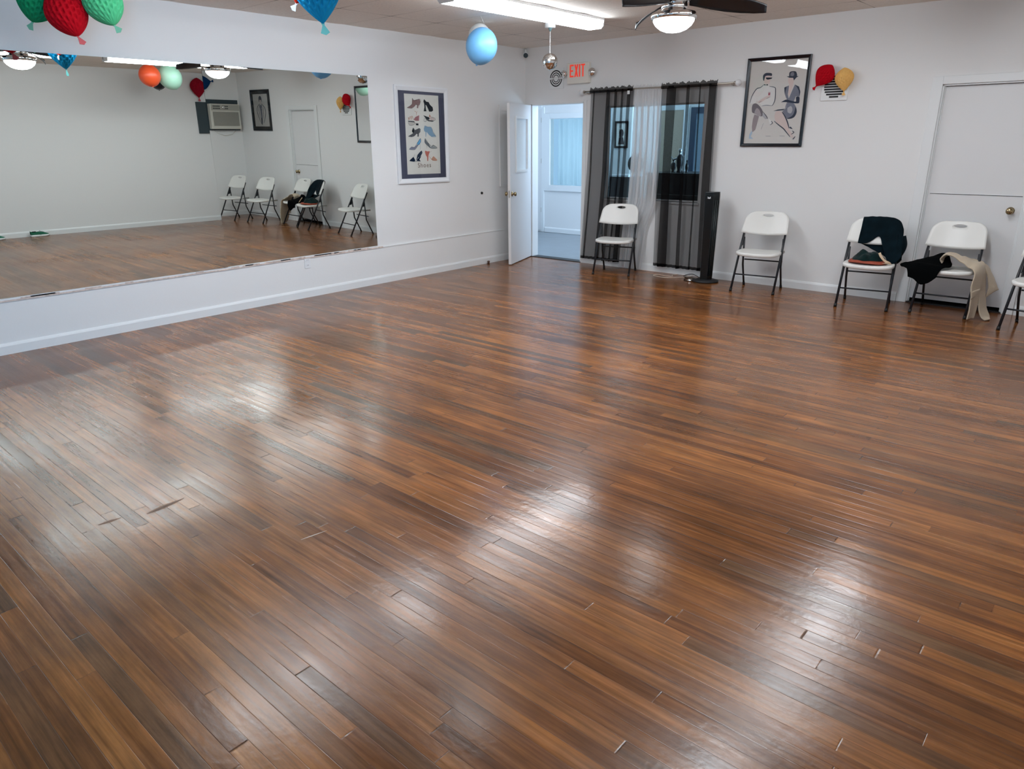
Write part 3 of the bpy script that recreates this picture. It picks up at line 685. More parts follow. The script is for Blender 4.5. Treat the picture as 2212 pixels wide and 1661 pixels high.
# outlet
t_ = thing('wall_outlet', 'white double outlet low on the left wall under the mirror', 'outlet', (0.012, -3.655, 0.37))
MB().box(0, 0.006, -0.037, 0.037, -0.06, 0.06).build('cover_plate', M['outlet'], t_, bevel=0.002)
for s in (-1, 1):
    r_ = MB().box(0.006, 0.0075, -0.018, 0.018, s*0.028-0.016, s*0.028+0.016).build('receptacle', M['outlet'], t_)
    MB().box(0.0075, 0.0079, -0.009, -0.006, s*0.028-0.005, s*0.028+0.006).box(0.0075, 0.0079, 0.006, 0.009, s*0.028-0.005, s*0.028+0.006).build('slot', M['dark'], r_)
tag(MB().lathe([(0, 0), (0.017, 0), (0.017, 0.008), (0.01, 0.02), (0, 0.022)], 14, T=TR(0, -0.905, 0.935) @ Matrix.Rotation(PI/2, 4, 'Y')).build('wall_hook', M['black']), 'tiny dark door bumper on the left wall right of the shoe print', 'bumper')
tag(MB().lathe([(0, 0), (0.016, 0), (0.014, 0.018), (0.02, 0.03), (0.012, 0.04), (0, 0.042)], 14, c=(0.06, -0.86, 0)).build('door_stop', M['brown']), 'small brown door stop on the floor against the left baseboard', 'door stop')

# ------------------------------------------------------------------ pictures
def picture(name, label, origin, ux, un, w, h, fw, depth, fmat, parts, glassy=True, tilt=0.0, group=None):
    """origin = centre on wall, ux = unit vector to the right on the wall, un = wall normal"""
    t2 = thing(name, label, 'picture', origin)
    ux = Vector(ux); un = Vector(un); uz = Vector((0, 0, 1))
    def q(a, b, d):
        c, s = math.cos(tilt), math.sin(tilt); return ux*(a*c-b*s)+uz*(a*s+b*c)+un*d
    mb = MB()
    prof = [(0, 0.0), (0, depth), (fw*0.25, depth*1.12), (fw*0.8, depth*0.8), (fw, depth*0.6), (fw, 0)]
    cs = [(-1, -1), (1, -1), (1, 1), (-1, 1)]
    for k in range(4):
        a, b = cs[k], cs[(k+1) % 4]; vs = []
        for c in (a, b):
            for ins, d in prof: vs.append(q(c[0]*(w/2-ins), c[1]*(h/2-ins), d))
        n = len(prof); mb.add(vs, [(i, i+1, i+1+n, i+n) for i in range(n-1)])
    mb.build('frame', fmat, t2)
    parts(t2, q, w/2-fw, h/2-fw)
    if glassy:
        d = depth*0.62; MB().add([q(-w/2+fw, -h/2+fw, d), q(w/2-fw, -h/2+fw, d), q(w/2-fw, h/2-fw, d), q(-w/2+fw, h/2-fw, d)], [(0, 1, 2, 3)]).build('glazing', M['glass'], t2)
    return t2
_pm = {}
def PM(rgb):
    if rgb not in _pm: _pm[rgb] = mat('ink_%d_%d_%d' % rgb, rgb, 0.9, spec=0.1)
    return _pm[rgb]
def sheet(parent, q, a, b, polys, base, name='print', inv=None, lines=()):
    """printed sheet: base rectangle plus ink polygons in crop coordinates mapped by inv"""
    mats = [base]; idx = {}; mb = MB(); mb.nomerge = True
    mb.add([q(-a, -b, 0.003), q(a, -b, 0.003), q(a, b, 0.003), q(-a, b, 0.003)], [(0, 1, 2, 3)], 0)
    d = 0.0033
    for rgb, pts in polys:
        m_ = PM(rgb)
        if m_ not in mats: mats.append(m_)
        d += 0.00006
        pp = [inv(*p) for p in pts]; mb.add([q(u*a, v*b, d) for u, v in pp], [list(range(len(pp)))], mats.index(m_))
    for rgb, wd, pts in lines:
        m_ = PM(rgb)
        if m_ not in mats: mats.append(m_)
        d += 0.00006; pp = [inv(*p) for p in pts]; pp = smooth_line([(u*a, v*b) for u, v in pp]); n = len(pp); vs = []
        for i in range(n):
            x0, y0 = pp[max(0, i-1)]; x1, y1 = pp[min(n-1, i+1)]; l = math.hypot(x1-x0, y1-y0) or 1; nx, ny = -(y1-y0)/l, (x1-x0)/l
            ww = wd*(0.45+0.55*math.sin(PI*i/(n-1))); vs += [q(pp[i][0]+nx*ww, pp[i][1]+ny*ww, d), q(pp[i][0]-nx*ww, pp[i][1]-ny*ww, d)]
        mb.add(vs, [(2*i, 2*i+1, 2*i+3, 2*i+2) for i in range(n-1)], mats.index(m_))
    return mb.build(name, mats, parent)
def smooth_line(pts, k=5):
    if len(pts) < 3: return pts
    out = []; P = [pts[0]]+list(pts)+[pts[-1]]
    for i in range(1, len(P)-2):
        for j in range(k):
            t = j/k; out.append(tuple(0.5*((2*P[i][c])+(-P[i-1][c]+P[i+1][c])*t+(2*P[i-1][c]-5*P[i][c]+4*P[i+1][c]-P[i+2][c])*t*t+(-P[i-1][c]+3*P[i][c]-3*P[i+1][c]+P[i+2][c])*t**3) for c in (0, 1)))
    out.append(tuple(pts[-1])); return out
def quad_inv(TL, TRt, BR, BL):
    """sketch coordinates inside a leaning quad -> (-1..1, -1..1)"""
    def f(x, y):
        u, v = 0.5, 0.5
        for _ in range(12):
            px = (1-u)*(1-v)*TL[0]+u*(1-v)*TRt[0]+u*v*BR[0]+(1-u)*v*BL[0]-x; py = (1-u)*(1-v)*TL[1]+u*(1-v)*TRt[1]+u*v*BR[1]+(1-u)*v*BL[1]-y
            ax = (1-v)*(TRt[0]-TL[0])+v*(BR[0]-BL[0]); ay = (1-v)*(TRt[1]-TL[1])+v*(BR[1]-BL[1])
            bx = (1-u)*(BL[0]-TL[0])+u*(BR[0]-TRt[0]); by = (1-u)*(BL[1]-TL[1])+u*(BR[1]-TRt[1])
            D = ax*by-bx*ay; u -= (px*by-bx*py)/D; v -= (ax*py-px*ay)/D
        return 2*u-1, 1-2*v
    return f
def cl(pts): return smooth_line(list(pts)+[pts[0]], 4)[:-1]

# --- shoe print on the left wall
invS = quad_inv((262, 310), (752, 335), (778, 1340), (302, 1362))
SH = []; SL = []
mauve, dark, navy, blue, grey, rust, pink, sky = (150, 124, 122), (34, 40, 46), (44, 52, 74), (142, 172, 194), (98, 100, 104), (190, 132, 108), (166, 120, 124), (112, 174, 214)
SH += [(mauve, [(302, 488), (345, 465), (375, 440), (378, 372), (400, 395), (440, 385), (478, 380), (492, 410), (480, 445), (462, 465), (455, 495), (440, 492), (445, 460), (430, 448), (405, 470), (370, 495), (320, 495)])]
SL += [(dark, 0.0016, [(302, 488), (345, 465), (372, 440), (375, 368), (400, 398), (475, 380), (492, 412), (458, 495)]), (dark, 0.0016, [(302, 492), (368, 496), (405, 470), (430, 446), (446, 462), (440, 494)])]
SH += [(dark, [(534, 405), (545, 378), (575, 410), (610, 415), (630, 450), (668, 480), (675, 520), (655, 536), (615, 536), (600, 500), (575, 455), (563, 450), (568, 500), (578, 533), (537, 533), (548, 480), (545, 440)])]
SH += [(pink, [(390, 640), (420, 605), (472, 583), (468, 655), (420, 655)]), (grey, [(315, 655), (400, 660), (418, 690), (330, 692)]), (dark, [(424, 688), (460, 690), (460, 714), (424, 712)]), ((200, 196, 190), [(318, 668), (410, 678), (395, 706), (350, 716), (325, 700)])]
SL += [(rust, 0.003, [(322, 650), (318, 610), (330, 640), (345, 600), (358, 645)]), (rust, 0.003, [(360, 640), (368, 595), (390, 640)]), (rust, 0.0022, [(430, 590), (430, 545), (402, 530)]), (rust, 0.0022, [(430, 560), (452, 530)]), (dark, 0.0015, [(315, 655), (322, 700), (350, 716), (395, 706), (418, 690)])]
SH += [(dark, [(530, 582), (580, 600), (640, 612), (610, 640), (580, 640)]), ((206, 190, 186), [(610, 610), (650, 600), (690, 620), (702, 640), (640, 650)]), (dark, [(575, 640), (640, 648), (690, 650), (660, 664), (600, 658)]), (rust, [(612, 605), (620, 568), (640, 600)])]
SL += [(dark, 0.0018, [(545, 625), (535, 650), (555, 664), (575, 650), (565, 628), (545, 625)]), (dark, 0.0018, [(640, 605), (690, 615), (704, 640), (665, 662)])]
SH += [(grey, [(315, 856), (350, 835), (385, 815), (390, 745), (410, 775), (470, 748), (488, 760), (485, 800), (465, 820), (462, 860), (442, 858), (448, 830), (430, 820), (400, 850), (360, 862)]), (dark, [(366, 790), (385, 740), (398, 790), (385, 820)])]
SL += [(navy, 0.002, [(315, 858), (360, 863), (400, 850), (430, 820), (446, 832), (444, 860)])]
SH += [(blue, [(535, 760), (550, 718), (590, 730), (640, 735), (662, 765), (665, 800), (712, 855), (650, 860), (610, 835), (575, 795), (566, 860), (560, 860), (560, 800), (540, 785)])]
SL += [((90, 118, 142), 0.0012, [(535, 760), (550, 718), (590, 732), (640, 735), (664, 790), (712, 856), (650, 860), (600, 820)])]
SH += [(sky, [(435, 945), (465, 905), (485, 885), (490, 920), (475, 960), (445, 975)]), ((140, 142, 158), [(325, 1026), (360, 995), (400, 1000), (440, 960), (455, 970), (405, 1028), (340, 1030)])]
SL += [(navy, 0.002, [(325, 1028), (405, 1029), (450, 970), (488, 930), (484, 884), (435, 950), (400, 998), (355, 996), (325, 1027)]), (navy, 0.002, [(478, 950), (478, 1028)])]
SH += [((120, 128, 134), [(543, 925), (553, 885), (575, 920), (605, 950), (635, 1000), (615, 998), (570, 958), (550, 945)]), ((168, 172, 172), [(628, 1000), (665, 968), (725, 1003), (690, 1008), (640, 1008)])]
SL += [(dark, 0.002, [(543, 925), (553, 884), (600, 945), (650, 985), (668, 968), (727, 1004), (640, 1008), (600, 985), (550, 945)]), (dark, 0.002, [(572, 955), (575, 1012)])]
SH += [((26, 40, 62), [(328, 1175), (355, 1150), (385, 1125), (412, 1175), (395, 1186), (340, 1184)]), ((52, 62, 80), [(425, 1160), (440, 1100), (475, 1060), (502, 1040), (512, 1070), (490, 1110), (450, 1135), (430, 1172)]), ((26, 40, 62), [(425, 1178), (470, 1120), (495, 1115), (468, 1160), (486, 1182)])]
SL += [(navy, 0.002, [(388, 1125), (405, 1090)]), (navy, 0.0018, [(328, 1180), (400, 1188), (486, 1182)])]
SH += [((198, 118, 104), [(548, 1060), (555, 1040), (580, 1052), (620, 1048), (605, 1090), (598, 1110), (592, 1178), (582, 1178), (578, 1125), (560, 1100)]), ((206, 160, 138), [(640, 1150), (672, 1112), (700, 1135), (732, 1165), (700, 1174), (655, 1170)])]
SL += [(rust, 0.002, [(605, 1110), (650, 1160), (725, 1172)]), (rust, 0.0022, [(612, 1070), (642, 1045)])]
def shoes_parts(t2, q, a, b):
    MB().add([q(-a, -b, 0.004), q(a, -b, 0.004), q(a, b, 0.004), q(-a, b, 0.004)], [(0, 1, 2, 3)]).build('mat_board', M['mat_slate'], t2)
    def q2(u, v, d): return q(u+0.005, v+0.008, d+0.003)
    s = sheet(t2, q2, 0.268, 0.445, SH, M['paper'], 'print', invS, SL)
    # hand lettered title
    cv = bpy.data.curves.new('title', 'FONT'); cv.body = 'Shoes'; cv.size = 0.075; cv.align_x = 'CENTER'; cv.space_character = 1.25
    ob = bpy.data.objects.new('title_tmp', cv); COL.objects.link(ob); bpy.context.view_layer.update()
    dg = bpy.context.evaluated_depsgraph_get(); me = bpy.data.meshes.new_from_object(ob.evaluated_get(dg)); bpy.data.objects.remove(ob)
    me.transform(Matrix(((0, 0, 1, 0.0078), (1, 0, 0, 0.005), (0, 1, 0, -0.36), (0, 0, 0, 1)))); me.materials.clear(); me.materials.append(PM((124, 104, 92)))
    o_ = bpy.data.objects.new('title_lettering', me); COL.objects.link(o_); o_.parent = t2
picture('framed_shoe_print', 'white framed print of ten painted shoes on the left wall right of the mirror', (0.0, -1.905, 1.652), (0, 1, 0), (1, 0, 0), 0.83, 1.08, 0.055, 0.022, M['frame_white'], shoes_parts, True, -0.012)

# --- couple picture on the back wall
invC = quad_inv((150, 185), (1085, 110), (968, 1512), (75, 1520))
CP = []; CLN = []
ink, mid, lite, skin, glove = (60, 66, 80), (122, 124, 136), (176, 174, 178), (212, 192, 186), (52, 58, 74)
CP += [(ink, cl([(360, 470), (358, 400), (395, 362), (450, 356), (500, 365), (498, 405), (440, 400), (400, 410), (385, 440), (378, 486)])),
       (skin, cl([(385, 445), (405, 405), (490, 405), (492, 440), (478, 480), (462, 525), (400, 530), (378, 490)])), ((46, 50, 60), [(402, 430), (512, 430), (500, 450), (440, 465), (415, 458)]),
       ((30, 34, 44), [(376, 538), (408, 546), (444, 538), (444, 558), (408, 552), (376, 560)]),
       ((218, 215, 212), [(330, 580), (380, 555), (440, 560), (480, 580), (570, 600), (575, 760), (560, 840), (520, 885), (360, 895), (270, 800), (240, 850), (155, 860), (185, 740), (250, 620)]),
       ((198, 170, 172), [(455, 662), (492, 662), (486, 718), (452, 716)]), ((168, 92, 104), [(458, 680), (490, 680), (484, 716), (454, 714)]),
       (skin, cl([(280, 830), (360, 770), (450, 722), (495, 730), (420, 780), (330, 840)])),
       ((116, 108, 112), cl([(190, 930), (205, 870), (255, 852), (310, 885), (360, 950), (380, 1010), (365, 1062), (300, 1050), (250, 1020), (200, 1000)])),
       ((164, 154, 156), cl([(235, 1000), (270, 930), (320, 960), (350, 1050), (300, 1048)])),
       ((150, 138, 140), [(240, 1030), (318, 1060), (290, 1180), (262, 1290), (215, 1330), (205, 1240), (215, 1120)]),
       ((168, 186, 204), [(205, 1300), (215, 1345), (190, 1400), (235, 1440), (160, 1440), (165, 1370)]),
       ((178, 176, 180), [(375, 1000), (440, 1060), (460, 1100), (425, 1112), (375, 1065)]), ((220, 218, 216), [(475, 1095), (540, 1150), (540, 1175), (505, 1200), (480, 1140)])]
CLN += [(ink, 0.004, [(155, 850), (185, 735), (255, 620), (325, 592), (370, 552)]), (ink, 0.004, [(470, 572), (560, 590), (574, 640), (570, 780), (545, 860), (520, 888)]), (mid, 0.003, [(355, 893), (430, 880), (520, 888)]),
        (ink, 0.003, [(305, 840), (350, 812)]), (ink, 0.003, [(430, 772), (490, 742)]), (ink, 0.003, [(375, 985), (440, 1060), (460, 1105)]), (ink, 0.0035, [(520, 1140), (545, 1172), (505, 1205)]), (mid, 0.003, [(395, 1180), (360, 1280)]), (mid, 0.003, [(440, 1392), (520, 1392)]), (mid, 0.003, [(665, 1388), (745, 1388)])]
CP += [(ink, cl([(782, 400), (788, 345), (830, 326), (885, 330), (905, 370), (905, 400), (860, 425), (790, 425)])), (ink, [(740, 408), (790, 408), (900, 402), (935, 405), (900, 425), (860, 475), (850, 445), (790, 432)]), (mid, cl([(800, 395), (812, 350), (850, 340), (862, 380), (840, 405)])),
       (skin, [(780, 432), (848, 432), (862, 480), (850, 545), (800, 720), (780, 720), (775, 640), (790, 540), (772, 505), (768, 465)]),
       (mid, [(712, 590), (785, 555), (782, 620), (772, 700), (790, 770), (770, 800), (745, 750), (722, 690)]), (mid, [(878, 540), (940, 570), (965, 640), (958, 735), (900, 730), (865, 830), (770, 880), (765, 810), (800, 740), (850, 610)]),
       (ink, [(712, 590), (750, 570), (735, 640), (730, 690), (718, 660)]), (ink, [(880, 540), (945, 572), (968, 660), (958, 730), (945, 640), (915, 585)]),
       (glove, cl([(668, 828), (745, 785), (800, 795), (870, 812), (905, 810), (905, 742), (955, 740), (960, 790), (948, 842), (870, 842), (790, 830), (730, 825)])),
       (mid, cl([(760, 850), (860, 840), (905, 900), (920, 970), (890, 1060), (830, 1090), (770, 1090), (700, 980), (745, 935)])), (ink, cl([(900, 895), (922, 980), (890, 1065), (830, 1098), (770, 1096), (840, 1060), (880, 1000)])), (lite, cl([(775, 920), (830, 890), (855, 950), (830, 1010), (780, 990)])),
       (skin, cl([(590, 985), (650, 970), (710, 1010), (750, 1080), (780, 1160), (805, 1250), (825, 1310), (770, 1290), (700, 1230), (600, 1150), (570, 1060)])), (skin, [(770, 1270), (830, 1300), (870, 1370), (890, 1420), (850, 1410), (790, 1330)]),
       (ink, [(548, 975), (620, 948), (752, 934), (700, 960), (620, 968)]), (ink, [(812, 1240), (835, 1230), (870, 1270), (830, 1262)]), (ink, [(868, 1440), (912, 1385), (910, 1405), (885, 1442)])]
CLN += [(ink, 0.006, [(690, 985), (745, 1070), (785, 1165), (812, 1260)]), (ink, 0.005, [(570, 1140), (640, 1200), (720, 1262), (760, 1310), (830, 1400)]), (ink, 0.004, [(845, 1360), (888, 1325), (860, 1300)]), (mid, 0.003, [(765, 830), (745, 900), (740, 930)])]
def couple_parts(t2, q, a, b): sheet(t2, q, a, b, CP, M['paper2'], 'print', invC, CLN)
picture('framed_couple_print', 'large black framed print of a seated couple in evening wear on the back wall', (3.468, 0.0, 1.942), (1, 0, 0), (0, -1, 0), 0.672, 0.89, 0.032, 0.022, M['frame_black'], couple_parts, True, -0.006)
# --- figure sketch near the corner
def sketch_parts(t2, q, a, b):
    w = 0.05; MB().add([q(-a, -b, 0.003), q(a, -b, 0.003), q(a, b, 0.003), q(-a, b, 0.003)], [(0, 1, 2, 3)]).build('mat_board', M['frame_black'], t2)
    def iv(x, y): return x, y
    def q2(u, v, d): return q(u, v, d+0.003)
    P = [(ink, cl([(-0.22, 0.72), (-0.12, 0.86), (0.1, 0.86), (0.2, 0.72), (0.16, 0.5), (0.08, 0.62), (-0.1, 0.62), (-0.18, 0.5)])), (skin, cl([(-0.1, 0.64), (0.08, 0.64), (0.06, 0.48), (0.0, 0.42), (-0.07, 0.48)])), (mid, cl([(-0.2, 0.32), (0.2, 0.32), (0.12, 0.05), (0.08, -0.3), (0.05, -0.75), (-0.02, -0.85), (-0.1, -0.5), (-0.14, 0.0)])), (ink, cl([(-0.06, -0.5), (0.08, -0.45), (0.1, -0.8), (0.0, -0.9)]))]
    LN = [(ink, 0.008, [(-0.1, 0.4), (-0.5, 0.2), (-0.62, -0.1), (-0.45, -0.5), (-0.2, -0.8)]), (ink, 0.008, [(0.1, 0.4), (0.45, 0.22), (0.55, -0.1), (0.35, -0.5), (0.1, -0.85)]), (ink, 0.006, [(-0.35, 0.25), (-0.3, -0.1), (-0.2, -0.5)]), (ink, 0.006, [(0.32, 0.25), (0.28, -0.1), (0.18, -0.5)]), (mid, 0.004, [(0.6, -0.4), (0.55, -0.7)])]
    sheet(t2, q2, a-w, b-w, P, M['paper2'], 'print', iv, LN)
picture('framed_figure_sketch', 'black framed figure sketch near the right corner of the back wall, seen in the mirror', (6.81, 0, 2.035), (1, 0, 0), (0, -1, 0), 0.68, 0.75, 0.03, 0.02, M['frame_black'], sketch_parts, True)

# ------------------------------------------------------------------ curtains
def curtain_mesh(levels, folds, y0, zs, n_wave=11, amp=0.012, yback=0.016, seed=3):
    """levels: list of (x_left, x_right) at each height in zs; folds: list of (u, width_u) where cloth doubles back"""
    path = []; u = 0.0
    for fu, fwid in folds:
        k = max(2, int((fu+fwid-u)/0.012))
        path += [(u+(fu+fwid-u)*i/k, 0) for i in range(k)]
        path += [(fu+fwid-fwid*i/4, 1) for i in range(5)]
        path += [(fu+fwid*i/4, 2) for i in range(1, 4)]
        u = fu+fwid
    k = max(2, int((1-u)/0.012)); path += [(u+(1-u)*i/k, 0) for i in range(k+1)]
    P = []
    NZ = 28
    for r in range(NZ+1):
        t = r/NZ; z = zs[0]+(zs[-1]-zs[0])*t
        for j in range(len(zs)-1):
            if (zs[j]-z)*(zs[j+1]-z) <= 1e-9: break
        f = (z-zs[j])/(zs[j+1]-zs[j]); xl = levels[j][0]+(levels[j+1][0]-levels[j][0])*f; xr = levels[j][1]+(levels[j+1][1]-levels[j][1])*f
        row = []
        for (uu, lay) in path:
            w = amp*math.sin(uu*2*PI*n_wave+seed)*(0.35+0.65*t)+0.006*math.sin(uu*37+seed*2+t*2)
            x = xl+(xr-xl)*uu+0.004*math.sin(t*7+uu*21+seed)
            row.append((x, y0+w-lay*yback*(0.3+0.7*t), z))
        P.append(row)
    return P
def curtain(label, levels, folds, y0, zs, cmat, hem, seed, pocket=True, hemz=0.035, group=None, ruffle=0.028):
    t2 = thing('sheer_curtain', label, 'curtain', ((levels[0][0]+levels[0][1])/2, y0, zs[-1]), 0, group)
    ox, oy, oz = t2.location
    def sh(P): return [[(a-ox, b-oy, c-oz) for a, b, c in r] for r in P]
    P = curtain_mesh(levels, folds, y0, zs, seed=seed)
    MB().grid(sh(P)).build('panel', cmat, t2)
    # rod pocket and ruffled heading
    xl, xr = levels[0]; K = 90; hd = []
    for (z, dy) in ((zs[0]-0.03, -0.014), (zs[0]-0.015, -0.019), (zs[0], -0.014), (zs[0]+ruffle, -0.008)):
        row = []
        for i in range(K+1):
            u = i/K; rf = (z-zs[0]) > 0.001
            row.append((xl+(xr-xl)*u+(0.004*math.sin(i*1.3) if rf else 0), y0+dy+(0.010*math.sin(i*0.9+seed) if rf else 0.002*math.sin(i*0.9)), z+((0.008*math.sin(i*0.55+seed)+0.006*math.sin(i*1.7)) if rf else 0)))
        hd.append(row)
    o_ = MB().grid(sh(hd)).build('rod_pocket', hem, t2)
    if hemz:
        hp = []
        for r in (0, 1):
            src = P[-1] if r else P[-2]
            hp.append([(a, b-0.002, zs[-1]+(0.0 if r else hemz)) for a, b, c in src])
        MB().grid(sh(hp)).build('hem', hem, t2)
    return t2
RY = -0.07
curtain('black sheer curtain hanging left of the white sheer, beside the doorway', [(1.125, 1.755), (1.095, 1.73), (1.015, 1.645)], [(0.085, 0.03), (0.40, 0.075), (0.58, 0.05), (0.74, 0.05), (0.86, 0.08)], RY, [2.165, 1.2, 0.075], M['sheerb'], M['hemb'], 1, group='black sheer curtains on the rod')
curtain('black sheer curtain hanging right of the white sheer, beside the tower fan', [(2.135, 2.835), (2.13, 2.84), (2.14, 2.855)], [(0.10, 0.16), (0.46, 0.06), (0.70, 0.02), (0.86, 0.12)], RY, [2.165, 1.2, 0.085], M['sheerb'], M['hemb'], 2, group='black sheer curtains on the rod')
curtain('white sheer curtain in the middle of the rod, gathered to the left behind a chair', [(1.765, 2.14), (1.76, 2.155), (1.72, 2.13), (1.66, 2.02), (1.62, 1.97)], [(0.1, 0.05), (0.3, 0.06), (0.5, 0.06), (0.7, 0.05), (0.85, 0.06)], RY+0.012, [2.165, 1.5, 0.83, 0.55, 0.02], M['sheerw'], M['sheerw'], 3, hemz=0)
t_ = thing('curtain_rod', 'thin silver curtain rod with pale ball finials across the interior window', 'curtain rod', (2.0, RY, 2.155))
MB().tube([(-0.97, 0, 0), (1.03, 0, 0)], 0.011, 12).build('rod', M['nickel'], t_)
for s, x in ((-1, -0.99), (1, 1.05)):
    MB().lathe([(0, -0.034), (0.017, -0.03), (0.03, -0.016), (0.034, 0), (0.03, 0.016), (0.017, 0.03), (0, 0.034)], 20, c=(x+s*0.02, 0, 0)).build('finial', M['outlet'], t_)
    MB().lathe([(0.012, -0.012), (0.019, -0.004), (0.019, 0.004), (0.012, 0.012)], 16, T=TR(x-s*0.02, 0, 0) @ Matrix.Rotation(PI/2, 4, 'Y')).build('collar', M['nickel'], t_)
for x in (-0.93, 0.99):
    MB().tube([(x, -RY, -0.02), (x, 0.03, -0.02), (x, 0, -0.012)], 0.006, 8).build('bracket', M['nickel'], t_)
tag(MB().box(1.68, 1.715, RY-0.024, RY-0.018, 2.10, 2.14).build('sticker', M['trim'], bevel=0.004), 'small white tag clipped on the top of the left black sheer curtain', 'tag')

# ------------------------------------------------------------------ tower fan
t_ = thing('tower_fan', 'tall black tower fan standing right of the black sheer curtain', 'tower fan', (2.955, -0.245, 0), math.radians(24))
MB().lathe([(0, 0), (0.145, 0), (0.15, 0.008), (0.146, 0.02), (0.10, 0.034), (0.0, 0.036)], 36, T=Matrix.Diagonal((1, 0.86, 1, 1))).build('base', M['black'], t_)
prof = [(-0.075, -0.055), (0.02, -0.085), (0.085, -0.045), (0.09, 0.03), (0.04, 0.085), (-0.05, 0.08), (-0.085, 0.03)]
vs = []
for i, (z, s) in enumerate([(0.034, 0.80), (0.06, 0.82), (0.5, 0.92), (0.98, 1.0), (1.02, 0.97)]): vs += [(x*s, y*s, z) for x, y in prof]
n = len(prof)
MB().add(vs, [(i*n+j, i*n+(j+1) % n, (i+1)*n+(j+1) % n, (i+1)*n+j) for i in range(4) for j in range(n)]+[list(range(4*n, 5*n))]).build('body', M['darkgloss'], t_, bevel=0.004)
gr = MB()
for k in range(7):
    f = (k+0.5)/7; pts = []
    for z in (0.08, 0.5, 0.93):
        s = 0.82+0.18*z; a = Vector((0.02, -0.085, 0))*s; b = Vector((0.085, -0.045, 0))*s; p = a.lerp(b, f); nrm = Vector((0.5, -0.86, 0)); pts.append((p.x+nrm.x*0.004, p.y+nrm.y*0.004, z))
    gr.tube(pts, 0.0026, 5)
gr.build('grille', M['dark_grille'], t_)
sg = mat('grille_shine', (120, 128, 130), 0.3, 0.6)  # pale strips along two grille bars, a painted highlight
gr = MB()
for f in (0.36, 0.64): 
    pts = []
    for z in (0.08, 0.5, 0.93):
        s = 0.82+0.18*z; a = Vector((0.02, -0.085, 0))*s; b = Vector((0.085, -0.045, 0))*s; p = a.lerp(b, f); pts.append((p.x+0.0035, p.y-0.006, z))
    gr.tube(pts, 0.0014, 5)
gr.build('grille_glint', sg, t_)
T2 = TR(-0.028, -0.0735, 0.955) @ RZ(-0.306)
lg = MB()
for p in ([(-0.020, 0.012), (-0.012, 0.014), (0.0, 0.002), (-0.002, -0.010)], [(0.020, 0.012), (0.012, 0.014), (0.0, 0.002), (0.002, -0.010)], [(-0.022, -0.002), (0.022, -0.002), (0.018, -0.006), (-0.018, -0.006)]): lg.prism(p, -0.0016, 0, T=T2)
lg.build('emblem', M['frame_white'], t_)
tag(MB().lathe([(0, 0), (0.028, 0.0), (0.03, 0.012), (0.022, 0.026), (0.0, 0.03)], 18, c=(2.80, -0.33, 0)).build('chrome_ball', M['chrome']), 'small chrome ball lying at the foot of the tower fan', 'ball')
def cable(name, label, pts, r, m):
    pp = []; P = [pts[0]]+pts+[pts[-1]]
    for i in range(1, len(P)-2):
        for j in range(8):
            t = j/8; pp.append(tuple(0.5*((2*P[i][c])+(-P[i-1][c]+P[i+1][c])*t+(2*P[i-1][c]-5*P[i][c]+4*P[i+1][c]-P[i+2][c])*t*t+(-P[i-1][c]+3*P[i][c]-3*P[i+1][c]+P[i+2][c])*t**3) for c in range(3)))
    pp.append(pts[-1]); return tag(MB().tube(pp, r, 6, 0).build(name, m), label, 'cable')
z = 0.004
cable('white_cable', 'thin white cable looped on the floor under the black sheer curtain', [(2.48, -0.03, z), (2.44, -0.10, z), (2.50, -0.20, z), (2.42, -0.21, z), (2.30, -0.20, z), (2.28, -0.28, z), (2.42, -0.32, z), (2.55, -0.26, z), (2.62, -0.17, z), (2.66, -0.09, z), (2.70, -0.045, 0.02)], 0.0035, mat('cream_cable', (214, 200, 184), 0.5))
cable('power_cord', 'black power cord coiled on the floor left of the tower fan', [(2.86, -0.17, 0.012), (2.78, -0.10, 0.02), (2.68, -0.05, 0.03), (2.60, -0.06, 0.012), (2.62, -0.14, z), (2.74, -0.16, z+0.004), (2.80, -0.19, z), (2.70, -0.22, z), (2.72, -0.32, z), (2.82, -0.36, z)], 0.0045, M['rubber'])

# ------------------------------------------------------------------ air conditioner on right wall
t_ = thing('air_conditioner', 'cream window air conditioner in a slate board on the right wall', 'air conditioner', (W, -0.48, 1.945))
MB().box(-0.03, 0, -0.60, 0.43, -0.285, 0.285).build('surround_board', M['ac_board'], t_)
MB().box(-0.05, -0.03, -0.34, -0.29, -0.27, 0.2).build('filler_strip', M['ac_grille'], t_)
MB().box(-0.14, -0.03, -0.215, 0.405, -0.26, 0.205).build('body', M['ac'], t_, bevel=0.012)
MB().box(-0.148, -0.139, -0.195, 0.385, 0.085, 0.19).build('control_panel', M['ac_panel'], t_, bevel=0.002)
kb = MB()
for i in range(9):
    for j in range(2): kb.box(-0.151, -0.147, -0.16+i*0.03+(0.05 if i > 4 else 0), -0.14+i*0.03+(0.05 if i > 4 else 0), 0.11+j*0.04, 0.13+j*0.04)
kb.box(-0.1475, -0.1465, -0.165, 0.36, 0.105, 0.11); kb.build('button_strip', M['dark_grille'], t_)
MB().lathe([(0, 0), (0.028, 0), (0.026, 0.006), (0, 0.007)], 20, T=TR(-0.148, 0.06, 0.14) @ Matrix.Rotation(-PI/2, 4, 'Y')).build('dial', M['chrome'], t_)
gv = MB().box(-0.146, -0.139, -0.17, 0.365, -0.20, 0.06)
for i in range(18): gv.box(-0.149, -0.146, -0.165+i*0.03, -0.158+i*0.03, -0.195, 0.055)
gv.build('intake_grille', M['ac_grille'], t_)
MB().tube([(-0.02, 0.34, -0.28), (-0.015, 0.25, -0.36), (-0.012, 0.1, -0.385), (-0.012, -0.05, -0.34), (-0.012, -0.12, -0.285)], 0.004, 6).build('cord', M['ac'], t_)

